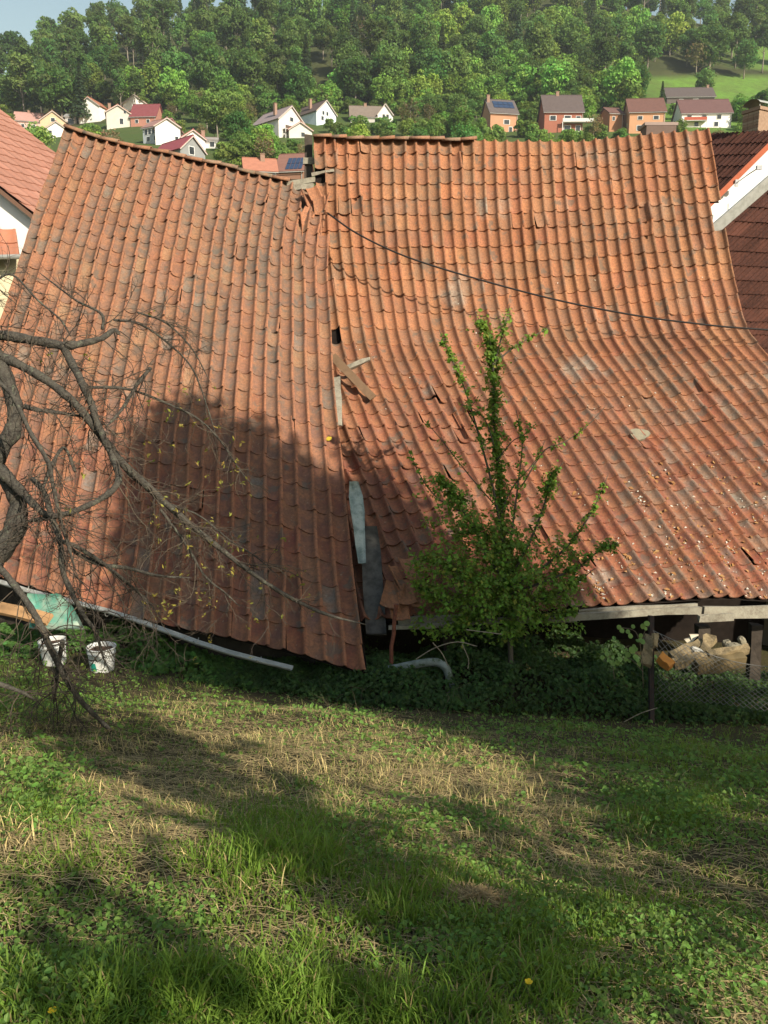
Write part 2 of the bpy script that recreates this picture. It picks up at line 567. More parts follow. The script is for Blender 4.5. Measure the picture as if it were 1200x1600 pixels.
# left-hand barn: one sagging slope
u_l = [0, 12.5, 25]
v_l = [0, 7, 12, 16, 20, 24, 28]
l0 = [(103, 203, 15.2), (56, 329, 14.2), (22, 440, 13.5), (-8, 535, 12.9), (-35, 645, 12.3), (-58, 760, 11.7), (-80, 880, 11.1)]
l1 = [(314, 259, 15.4), (288, 374, 14.1), (271, 475, 13.2), (257, 570, 12.4), (242, 690, 11.6), (233, 822, 10.9), (219, 967, 10.2)]
l2 = [(525, 303, 15.6), (512, 410, 14.2), (517, 507, 13.1), (523, 607, 12.1), (537, 735, 11.1), (552, 885, 10.1), (572, 1047, 9.2)]
roofL = Patch(u_l, v_l, [l0, l1, l2])

def keepL(u, v):
    x, y, d = pix(roofL.pt(u, v))
    return x < np.interp(y, [285, 330, 400, 500, 600], [486, 497, 511, 540, 600])
cellsL = [(i, j) for j in range(28) for i in range(25) if keepL(i + .5, j + .5)]

def colL(i, j, r):
    x, y, d = pix(roofL.pt(i + .5, j + .5))
    p = np.array([.29, .13, .078])
    band = float(value_noise(i * .9 + 7, j * .22 + 3, 51, 1.0))
    p = mixcol(p, (.155, .125, .10), np.clip(.25 + .5 * r.random() + (band - .45) * 1.1, 0, 1))
    p = mixcol(p, (.11, .10, .085), np.clip(r.random() * 1.0 - .75 + (band - .5) * .9, 0, .9))
    p = mixcol(p, (.38, .23, .12), max(0, r.random() - .72) * 2)
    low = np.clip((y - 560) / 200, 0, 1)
    p = mixcol(p, (.19, .055, .040), low * (.45 + .45 * r.random()))  # lower tiles redder with less lichen, and darkened to deepen the shade there
    if r.random() < .05: p = mixcol(p, (.16, .17, .15), .7)
    return p * (.84 + .26 * r.random())

def barn(name, label, patch, keep, cells, colfun, seed, wild=None, crest=None, lift=.022, vcol=None):
    ridge = patch.pt((patch.uu[0] + patch.uu[-1]) / 2, 0)
    t = thing(name, label, 'barn', (ridge[0], ridge[1], H(ridge[0], ridge[1])))
    V, F = patch.sheet(-.035, keep)
    roof = mesh_obj('roof', V, F, M['deck'], t, True)
    lay_tiles(roof, make_tiles(patch, cells, colfun, seed=seed, wild=wild, crest=crest, lift=lift, vcol=vcol))
    return t, roof

def wildR(i, j):
    x, y, d = pix(roofR.pt(i + .5, j + .5))
    w = 1.0
    if i < 4 and j < 5: w = 3.0
    if x < 700 and y > 640: w = 2.2
    if abs(x - 705) < 40 and abs(y - 655) < 40: w = 4.5
    return w
def wildL(i, j):
    x, y, d = pix(roofL.pt(i + .5, j + .5))
    w = 1.2
    if x > 455 and y < 430: w = 2.6
    if y > 960: w = 1.9
    return w

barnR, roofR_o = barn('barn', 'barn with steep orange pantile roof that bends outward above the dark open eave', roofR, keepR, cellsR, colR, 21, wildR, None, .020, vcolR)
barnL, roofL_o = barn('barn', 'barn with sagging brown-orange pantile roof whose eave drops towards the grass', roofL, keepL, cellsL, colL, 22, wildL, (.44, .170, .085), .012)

def extrude_wall(name, top_pts, foot, material, parent, thick=.25, inward=(0, 1, 0)):
    """a wall that hangs from a line of points down to the height foot(x, y)"""
    T = np.asarray(top_pts, float)
    n = len(T)
    Bm = T.copy()
    Bm[:, 2] = [foot(p[0], p[1]) for p in T]
    off = np.asarray(inward, float) * thick
    V = np.concatenate([T, Bm, T + off, Bm + off])
    F = []
    for i in range(n - 1):
        F += [[i, i + 1, n + i + 1, n + i], [2 * n + i, 3 * n + i, 3 * n + i + 1, 2 * n + i + 1],
              [i, 2 * n + i, 2 * n + i + 1, i + 1], [n + i, n + i + 1, 3 * n + i + 1, 3 * n + i]]
    F += [[0, n, 3 * n, 2 * n], [n - 1, 2 * n + n - 1, 3 * n + n - 1, n + n - 1]]
    return mesh_obj(name, V, np.array(F), material, parent)

foot = lambda x, y: float(H(x, y)) - .3
# back slopes, gables and inner walls keep the lofts dark
for t, p, u0, u1 in ((barnR, roofR, 0.0, 34.5), (barnL, roofL, 0.3, 22.0)):
    us = np.linspace(u0, u1, 14)
    a = p.pt(us, 0.12, -.03)
    b = a + np.array([0.0, 6.2, -6.0])
    V = np.concatenate([a, b])
    n = len(a)
    mesh_obj('back_slope', V, np.array([[i, n + i, n + i + 1, i + 1] for i in range(n - 1)]), M['deck'], t)
    extrude_wall('back_wall', b + np.array([0, -.3, 0]), foot, M['darkwood'], t)
vs_ = np.linspace(0.3, 27.3, 12)
extrude_wall('gable_wall', roofL.pt(np.full(12, .7), vs_, -.12), foot, plain('barn plaster', (.32, .27, .2)), barnL, .2, (1, 0, 0))
vs_ = np.linspace(0.3, 29.5, 12)
extrude_wall('gable_wall', roofR.pt(np.full(12, 33.0), vs_, -.12), foot, plain('barn plaster', (.32, .27, .2)), barnR, .2, (-1, 0, 0))
us = np.linspace(.8, 24.2, 10)
extrude_wall('front_wall', roofL.pt(us, np.full(10, 26.4), -.12), foot, M['darkwood'], barnL)
us = np.linspace(-4, 34, 12)
extrude_wall('front_wall', roofR.pt(us, np.full(12, 19.5), -.15), foot, M['deck'], barnR)

# ridge tiles: left barn all along, right barn on its first third only
def ridge_tiles(patch, us, parent, lift=.05):
    for a, b in zip(us[:-1], us[1:]):
        A_, B_ = patch.pt(a - .12, -.08, lift), patch.pt(b + .06, -.08, lift)
        A_ = A_ + rng.normal(0, .008, 3)
        B_ = B_ + rng.normal(0, .012, 3) + np.array([0, 0, .012])
        d = (B_ - A_) / np.linalg.norm(B_ - A_)
        s = np.cross(d, [0, 0, 1.0]); s /= np.linalg.norm(s)
        w = np.cross(s, d)
        an = np.linspace(-.15, math.pi + .15, 8)
        V = []
        for e, rr in ((A_, .105), (B_, .12)):
            V += [e + s * math.cos(q) * rr + w * (math.sin(q) * rr * .62 - .035) for q in an]
        for e, rr in ((A_, .09), (B_, .102)):
            V += [e + s * math.cos(q) * rr + w * (math.sin(q) * rr * .62 - .035) for q in an]
        k = 8
        F = [[i, i + 1, k + i + 1, k + i] for i in range(k - 1)]
        F += [[k + i, k + i + 1, 3 * k + i + 1, 3 * k + i] for i in range(k - 1)] + [[i + 1, i, 2 * k + i, 2 * k + i + 1] for i in range(k - 1)]
        F += [[0, k, 3 * k, 2 * k], [k - 1, 2 * k + k - 1, 3 * k + k - 1, k + k - 1]]
        c = mixcol((.36, .17, .10), (.25, .22, .16), random.random()) * random.uniform(.8, 1.1)
        mesh_obj('ridge_tile', np.array(V), np.array(F), M['tile'], parent, True, np.tile(c, (len(V), 1)))
ridge_tiles(roofL, np.linspace(.1, 20.6, 14), roofL_o)
ridge_tiles(roofR, np.linspace(.1, 14.2, 11), roofR_o)

# timbers in the gap between the two ridges
def part_beam(name, a, b, w, h, material, parent, wob=.006):
    mb = MB()
    mb.beam(a, b, w, h, wob=wob)
    return mb.build(name, material, parent)
part_beam('ridge_post', at(482, 300, 15.75), at(482, 214, 15.85), .15, .16, M['darkwood'], barnR)
part_beam('timber', at(474, 252, 15.7), at(498, 251, 15.7), .07, .12, M['wood'], barnR)
part_beam('timber', at(448, 288, 15.5), at(492, 281, 15.5), .10, .09, M['wood'], barnL)
part_beam('timber', at(452, 294, 15.45), at(490, 291, 15.42), .08, .10, M['wood'], barnL)
part_beam('timber', at(400, 284, 15.72), at(480, 283, 15.72), .06, .06, M['darkwood'], barnL)
part_beam('batten', at(487, 273, 15.45), at(522, 266, 15.45), .05, .05, M['wood'], barnR)

# slipped tiles around the torn seam
def loose_tile(px, py, d, yaw, pitch, roll, parent, c=(.40, .17, .09), s=1.0):
    W_, L_ = .225 * s, .36 * s
    S, T = np.meshgrid(TS, [0, .5, 1.0], indexing='ij')
    top = np.stack([(S - .5) * W_, (T - .5) * -L_, .05 * s * np.interp(S, TS, TH)], -1).reshape(-1, 3)
    V = np.concatenate([top, top - np.array([0, 0, .014])])
    n, nt = len(top), 3
    F = []
    for i in range(len(TS) - 1):
        for j in range(2):
            q = [i * nt + j, i * nt + j + 1, (i + 1) * nt + j + 1, (i + 1) * nt + j]
            F += [q, [n + z for z in q[::-1]]]
        F += [[i * nt + 2, n + i * nt + 2, n + (i + 1) * nt + 2, (i + 1) * nt + 2], [i * nt, (i + 1) * nt, n + (i + 1) * nt, n + i * nt]]
    F += [[j, n + j, n + j + 1, j + 1] for j in range(2)] + [[(len(TS) - 1) * nt + j, (len(TS) - 1) * nt + j + 1, n + (len(TS) - 1) * nt + j + 1, n + (len(TS) - 1) * nt + j] for j in range(2)]
    Mx = np.array((Matrix.Rotation(yaw, 3, 'Z') @ Matrix.Rotation(pitch, 3, 'X') @ Matrix.Rotation(roll, 3, 'Y')))
    V = V @ Mx.T + at(px, py, d)
    return mesh_obj('roof_tile', V, np.array(F), M['tile'], parent, False, np.tile(np.asarray(c) * random.uniform(.8, 1.15), (len(V), 1)))
for (px, py, d, yw, pt_, ro) in [(478, 312, 15.05, .5, .9, .7), (484, 330, 14.95, -.4, .8, .5), (492, 306, 15.1, .9, 1.0, -.6), (500, 322, 14.95, .3, 1.1, -.3),
                                 (476, 345, 14.75, .2, .9, .6), (497, 345, 14.9, -.1, .95, .2), (480, 365, 14.6, .1, .85, .35), (508, 318, 15.0, -.7, 1.2, -.2), (492, 360, 14.7, .1, .9, .1),
                                 (620, 905, 9.9, .8, .9, .5), (612, 930, 9.75, -.3, .7, .4), (640, 890, 10.05, .4, .6, .2), (632, 925, 9.8, .25, .7, .1), (622, 950, 9.75, .1, .62, .2), (650, 930, 9.85, .35, .6, .0)]:
    loose_tile(px, py, d, yw, pt_, ro, roofR_o if px > 490 else roofL_o)

# ------------------------------------------------------------------ placing by ray on ground and roofs
def bvh_of(ob):
    me = ob.data
    o0 = ORIG[ob.name]
    return BVHTree.FromPolygons([tuple(np.array(v.co) + o0) for v in me.vertices], [tuple(p.vertices) for p in me.polygons])
sel = [p for p in gf if gv[p[0], 1] < 30 and gv[p[0], 1] > -8]
BG = BVHTree.FromPolygons([tuple(v) for v in gv], [tuple(int(i) for i in p) for p in sel])
BR, BL = bvh_of(roofR_o), bvh_of(roofL_o)
def surf(px, py, which='all'):
    r = Vector(ray(px, py)).normalized()
    best = None
    for k, b in (('g', BG), ('r', BR), ('l', BL)):
        if which != 'all' and k not in which: continue
        h = b.ray_cast(Vector((0, 0, 0)), r)
        if h[0] is not None and (best is None or h[3] < best[0]):
            n = h[1] if h[1].dot(r) < 0 else -h[1]
            best = (h[3], np.array(h[0]), np.array(n))
    return (best[1], best[2]) if best else (None, None)

# boards, foil and sheet in the seam between the barns
def plank(name, a, b, w, th, up, material, parent=None, wob=.005, label=None, cat=None):
    mb = MB()
    mb.beam(a, b, w, th, up=up, wob=wob)
    o = mb.build(name, material, parent)
    return tag(o, label, cat) if label else o
plank('loose_board', at(519, 556, 13.0), at(583, 622, 12.75), .13, .022, (0, -1, .6), M['p_x'] if 'p_x' in M else plain('brown board', (.17, .105, .06), scale=9, amt=.6, bump=(30, .5, .01)),
      None, .006, 'brown plank sliding out of the seam between the two roofs', 'board')
plank('stick', at(534, 579, 13.0), at(577, 561, 12.95), .07, .045, (0, -1, .6), M['wood'], None, .008, 'short silver-grey stick lying above the brown plank on the orange roof', 'stick')
plank('batten', at(527, 590, 12.7), at(529, 665, 11.9), .10, .03, (0, -1, .6), M['wood'], barnL)
def strip(name, pts, half, material, parent, th=.012, wav=.0):
    """a bent sheet following points (px, py, d) with the given half width in pixels"""
    V, n = [], len(pts)
    for (x, y, d, hw) in pts:
        a, b = at(x - hw, y, d), at(x + hw, y, d)
        for t in np.linspace(0, 1, 5):
            V.append(a + (b - a) * t + np.array([0, -1, .5]) * wav * math.sin(t * 7 + y * .13))
    F = [[i * 5 + j, i * 5 + j + 1, i * 5 + 6 + j, i * 5 + 5 + j] for i in range(n - 1) for j in range(4)]
    V = np.array(V)
    m = len(V)
    V2 = np.concatenate([V, V + np.array([0, th, -th])])
    F2 = F + [[m + q for q in f[::-1]] for f in F]
    rim = [i * 5 for i in range(n)] + [(n - 1) * 5 + j for j in range(1, 5)] + [i * 5 + 4 for i in range(n - 2, -1, -1)] + [j for j in range(3, 0, -1)]
    F2 += [[rim[i], m + rim[i], m + rim[(i + 1) % len(rim)], rim[(i + 1) % len(rim)]] for i in range(len(rim))]
    return mesh_obj(name, V2, np.array(F2), material, parent, True)
strip('foil_sheet', [(553, 752, 10.85, 7), (556, 775, 10.7, 11), (559, 800, 10.5, 11), (561, 822, 10.36, 9), (563, 850, 10.15, 8), (566, 880, 9.98, 6)], 10, M['film'], barnL, wav=.014)
strip('valley_board', [(577, 822, 10.55, 12), (580, 860, 10.33, 15), (583, 920, 10.03, 16), (586, 960, 9.88, 16), (588, 990, 9.78, 16)], 14, plain('grey split board', (.12, .11, .095), (.05, .045, .04), scale=9, amt=.8, bump=(30, .6, .01)), barnL, .03, .004)

# eave boards of the right barn, gutter of the left one
def eave_board(pts, w, h, material, name, parent):
    mb = MB()
    for a, b in zip(pts[:-1], pts[1:]):
        mb.beam(at(*a), at(*b), w, h, wob=.006)
    return mb.build(name, material, parent)
for pts, w, h in (([(607, 981, 9.75), (725, 976, 9.75)], .05, .05), ([(622, 973, 9.85), (740, 968, 9.85)], .05, .13), ([(735, 972, 9.75), (900, 967, 9.8)], .05, .06),
                  ([(880, 965, 9.75), (1094, 953, 9.85)], .06, .085), ([(905, 958, 9.85), (1088, 948, 9.95)], .04, .09), ([(1092, 966, 9.82), (1145, 964, 9.85)], .06, .09), ([(1098, 957, 9.95), (1290, 955, 10.2)], .06, .16)):
    eave_board(pts, w, h, M['wood'], 'eave_board', barnR)
def gutter(p0, p1, r, parent, n=12):
    A_, B_ = np.array(p0), np.array(p1)
    d = (B_ - A_) / np.linalg.norm(B_ - A_)
    s = np.cross(d, [0, 0, 1.0]); s /= np.linalg.norm(s)
    w = np.cross(s, d)
    V = []
    an = np.linspace(math.pi, 2 * math.pi, 9)
    for k in range(n):
        e = A_ + (B_ - A_) * k / (n - 1) + np.array([0, 0, -.03]) * math.sin(k * .9)
        for rr in (r, r - .008):
            V += [e + s * math.cos(q) * rr + w * math.sin(q) * rr for q in an]
    F = []
    for k in range(n - 1):
        for i in range(8):
            F += [[k * 18 + i, k * 18 + i + 1, k * 18 + 19 + i, k * 18 + 18 + i], [k * 18 + 9 + i + 1, k * 18 + 9 + i, k * 18 + 27 + i, k * 18 + 28 + i]]
        F += [[k * 18, k * 18 + 18, k * 18 + 27, k * 18 + 9], [k * 18 + 8, k * 18 + 17, k * 18 + 35, k * 18 + 26]]
    g = mesh_obj('gutter', np.array(V), np.array(F), M['zinc'], parent, True)
    for k in (2, 5, 8, 10):
        mb = MB()
        e = A_ + (B_ - A_) * k / (n - 1)
        mb.tube([e + s * math.cos(q) * (r + .006) + w * math.sin(q) * (r + .006) for q in an], .007, 5)
        mb.build('gutter_bracket', M['zinc'], g)
    return g
gutter(at(-40, 893, 10.75), at(456, 1044, 9.35), .047, barnL)
# posts that still carry the right-hand eave
for px, d in ((700, 10.3), (1098, 10.4), (1180, 10.6)):
    a = at(px, 975, d)
    part_beam('eave_post', a, np.array([a[0] + .05, a[1], H(a[0], a[1]) - .1]), .14, .14, M['darkwood'], barnR, .01)

HAZE = 0.0002
# ------------------------------------------------------------------ the houses on either side
class Flat:
    def __init__(self, P00, P10, P01, w=.42, g=.50):
        self.o, self.e, self.d = P00, P10 - P00, P01 - P00
        self.nu = max(1, round(np.linalg.norm(self.e) / w))
        self.nv = max(1, round(np.linalg.norm(self.d) / g))
        n = np.cross(self.d, self.e)
        n /= np.linalg.norm(n)
        self.n = n if n @ P00 < 0 else -n
    def pt(self, u, v, h=0.0):
        u, v = np.broadcast_arrays(np.asarray(u, float), np.asarray(v, float))
        return self.o + (u / self.nu)[..., None] * self.e + (v / self.nv)[..., None] * self.d + np.broadcast_to(np.asarray(h, float), u.shape)[..., None] * self.n

RIB = (np.array([0, .10, .20, .30, .42, .52, .62, .74, .84, .94, 1.03]), np.array([.1, .1, 1, 1, .1, .1, 1, 1, .1, .3, .9]))
FLATP = (np.array([0, .12, .2, .5, .8, .9, 1.02]), np.array([.8, .9, .2, .1, .2, .9, .8]))
def tiled_roof(parent, flat, keep, colfun, prof, seed, A=.03, name='roof', material=None):
    cells = [(i, j) for j in range(flat.nv) for i in range(flat.nu) if keep(*pix(flat.pt(i + .5, j + .5))[:2])]
    mb = MB()
    for i, j in cells:
        q = [flat.pt(u, v, -.04) for u, v in ((i, j), (i + 1, j), (i + 1, j + 1), (i, j + 1))]
        mb.add(q, [[0, 1, 2, 3]])
    roof = mb.build(name, M['deck'], parent)
    lay_tiles(roof, make_tiles(flat, cells, colfun, A=A, lift=.03, thick=.03, jit=.35, seed=seed, prof=prof), 300, material)
    return roof

def slab_poly(name, pts, off, material, parent):
    P = np.asarray(pts, float)
    n = len(P)
    V = np.concatenate([P, P + np.asarray(off, float)])
    mb = MB()
    mb.add(V, np.array([list(range(n))]))
    mb.f.append(np.array([[n + i for i in range(n)][::-1]]))
    mb.f.append(np.array([[i, n + i, n + (i + 1) % n, (i + 1) % n] for i in range(n)]))
    return mb.build(name, material, parent)

white = plain('white render', (.80, .79, .76), (.66, .65, .62), scale=1.2, amt=.5)
# -- right-hand neighbour
nhA, nhB, nhC = at(1222, 206, 25.), at(1040, 215, 29.), at(1075, 352, 25.)
nh = thing('neighbour_house', 'white house with dark brown tiled roof and brick chimney beside the steep barn roof', 'house', (nhA[0], nhA[1], H(nhA[0], nhA[1])))
darkc = lambda i, j, r: mixcol((.045, .020, .016), (.085, .034, .024), r.random()) * (.7 + .6 * r.random())
f1 = Flat(nhB, nhA, nhB + (nhC - nhA))
rf = tiled_roof(nh, f1, lambda x, y: x > 1060, darkc, RIB, 31, .045, 'roof', M['tile_dark'])
f1b = Flat(nhA, nhB, nhA + np.array([3.2, .4, -2.9]))
mesh_obj('back_slope', np.array([nhA, nhB, nhB + np.array([3.2, .4, -2.9]), nhA + np.array([3.2, .4, -2.9])]) - np.array([0, 0, .06]), np.array([[0, 1, 2, 3]]), M['deck'], nh)
inn = np.array([-.10, .22, 0])
dn = np.array([0, 0, -7.])
slab_poly('gable_wall', [nhC + inn + dn, nhC + inn, nhA + inn - np.array([0, 0, .12]), nhA + inn + np.array([3.2, .4, -3.0]), nhA + inn + np.array([3.2, .4, -3.0]) + dn * .6], (-.12, .28, 0), white, nh)
mb = MB(); mb.beam(nhA + np.array([0, -.05, .0]), nhC + np.array([0, -.05, .0]), .16, .16, up=(0, -1, 0)); mb.build('verge_board', plain('verge red', (.40, .11, .055), scale=6), nh)
ch = at(1178, 196, 26.2)
chim = MB()
chd = (nhA - nhB) / np.linalg.norm(nhA - nhB)
ang = math.atan2(chd[1], chd[0])
chim.box(ch + np.array([.1, 0, -.55]), (.62, .62, 1.9), rotz(ang))
chim.box(ch + np.array([.1, 0, .42]), (.70, .70, .10), rotz(ang))
cho = chim.build('chimney', plain('chimney brick', (.33, .22, .15), (.22, .14, .09), scale=14, amt=.6, bump=(30, .5, .01)), nh)
k = 0
for zz in np.arange(-1.3, .38, .085):
    for side in (0, 1):
        for q in range(3):
            off = (-.21 + .21 * q) + (.05 if k % 2 else 0)
            v = np.array([off, -.315, zz]) if side == 0 else np.array([-.315, off, zz])
            c = ch + np.array([.1, 0, 0]) + rotz(ang) @ v
            mb = MB(); mb.box(c, (.195, .02, .07) if side == 0 else (.02, .195, .07), rotz(ang))
            b = mb.build('brick', plain('chimney brick %d' % (k % 3), [(.36, .24, .16), (.30, .19, .13), (.40, .29, .20)][k % 3], scale=20), cho)
        k += 1
cap = MB()
for s in np.linspace(-1, 1, 9)[:-1]:
    a0, a1 = s * 1.2, (s + .25) * 1.2
    pts = [ch + np.array([.1, 0, .55]) + rotz(ang) @ np.array([math.sin(a) * .36, y, math.cos(a) * .24 - .05]) for a in (a0, a1) for y in (-.36, .36)]
    cap.add(pts, [[0, 1, 3, 2]])
cap.build('chimney_hood', M['zinc'], nh)
for sx in (-.25, .25):
    for sy in (-.25, .25):
        mb = MB(); q = ch + np.array([.1, 0, .46]) + rotz(ang) @ np.array([sx, sy, 0]); mb.beam(q, q + np.array([0, 0, .12]), .02, .02, up=(0, 1, 0)); mb.build('hood_strut', M['zinc'], nh)
mb = MB(); mb.box(ch + np.array([-.05, -.35, -1.35]), (.8, .5, .03), rotz(ang) @ np.array(Matrix.Rotation(.55, 3, 'X'))); mb.build('flashing', M['zinc'], nh)
mb = MB(); mb.tube([at(1138, 318, 24.9), at(1137, 345, 24.9)], .02, 6); mb.build('drain_pipe', plain('grey pipe small', (.5, .5, .5)), nh)
mb = MB(); mb.tube([at(1152, 285, 24.8), at(1170, 272, 24.6), at(1184, 263, 24.4)], .018, 6); mb.box(at(1186, 262, 24.4), (.16, .1, .12)); mb.box(at(1151, 286, 24.85), (.1, .06, .2)); mb.build('lamp_arm', plain('grey pipe small', (.5, .5, .5)), nh)

# lower roof in front of the white gable
lo = thing('annex', 'low annex with dark brown ribbed tile roof under the white gable', 'annex', (nhC[0] + 1, nhC[1] - 4, H(nhC[0] + 1, nhC[1] - 4)))
F1, F0 = at(1285, 212, 19.), at(1010, 450, 19.)
e2 = np.array([.93, .36, 0.0])
fl = Flat(F1, F1 + e2 * 7.5, F1 + (F0 - F1) * 1.75)
tiled_roof(lo, fl, lambda x, y: (x > 1085) & (x < 1330) & (y > 0), darkc, RIB, 32, .045, 'roof', M['tile_dark'])
mb = MB(); mb.beam(fl.pt(-.15, 0, .06), fl.pt(-.15, fl.nv * .6, .06), .28, .05, up=tuple(fl.n)); mb.build('flashing', M['zinc'], lo)
q0, q1 = fl.pt(1.5, fl.nv, -.2), fl.pt(fl.nu, fl.nv, -.2)
mb = MB(); mb.box((q0 + q1) / 2 + np.array([.9, .3, -1.5]), (6.0, .3, 3.4), rotz(math.atan2(e2[1], e2[0]))); mb.build('wall', white, lo)

# -- left-hand neighbour
N0, N1 = at(-300, 53, 22.), at(98, 371, 22.)
rr = np.array([math.sin(R(20)), math.cos(R(20)), 0]) * 6.2
lh = thing('neighbour_house', 'white gabled house with smooth red-orange roof beside the sagging barn', 'house', (N0[0], N0[1] + 3, H(N0[0], N0[1] + 3)))
redc = lambda i, j, r: mixcol((.33, .150, .105), (.37, .18, .13), r.random()) * (.85 + .25 * r.random())
fL = Flat(N0, N0 + rr, N1)
tiled_roof(lh, fL, lambda x, y: x > -70, redc, FLATP, 33, .022, 'roof', M['tile_red'])
inn = np.array([.0, .25, 0])
slab_poly('gable_wall', [N1 + inn + np.array([-.2, 0, -5.]), N1 + inn + np.array([-.2, 0, .05]), N0 + inn - np.array([0, 0, .12]), N0 + inn + np.array([-3, 0, -2.6]), N0 + inn + np.array([-3, 0, -9])], (.1, .3, 0), white, lh)
mesh_obj('back_slope', np.array([N0, N0 + rr, N0 + rr + np.array([-4, 0, -3.4]), N0 + np.array([-4, 0, -3.4])]) - np.array([0, 0, .06]), np.array([[0, 1, 2, 3]]), M['deck'], lh)
mb = MB(); mb.beam(N0 + np.array([0, .02, -.1]), N1 + np.array([0, .02, -.1]), .10, .16, up=(0, -1, 0)); mb.build('verge_board', plain('verge dark', (.16, .09, .06)), lh)
la = thing('annex', 'cream annex with bright orange tiled roof and grey gutter below white gable', 'annex', at(-40, 520, 20.6) * np.array([1, 1, 0]) + np.array([0, 0, H(*at(-40, 520, 20.6)[:2])]))
oc = lambda i, j, r: mixcol((.40, .15, .08), (.46, .18, .10), r.random()) * (.9 + .2 * r.random())
fA = Flat(at(-220, 285, 21.8), at(60, 285, 21.8), at(-220, 402, 20.3))
tiled_roof(la, fA, lambda x, y: (x < 46 - (398 - y) * .10) & (x > -120) & (x < 39 - (376 - y) * 1.4 if y < 376 else x < 40), oc, FLATP, 34, .022, 'roof', M['tile_red'])
mb = MB(); mb.tube([at(-200, 405, 20.2), at(34, 401, 20.2)], .06, 8); mb.build('gutter', M['zinc'], la)
slab_poly('wall', [at(-200, 404, 20.7), at(31, 404, 20.7), at(31, 700, 20.7), at(-200, 700, 20.7)], (0, .3, 0), plain('cream render', (.66, .58, .38), scale=2), la)

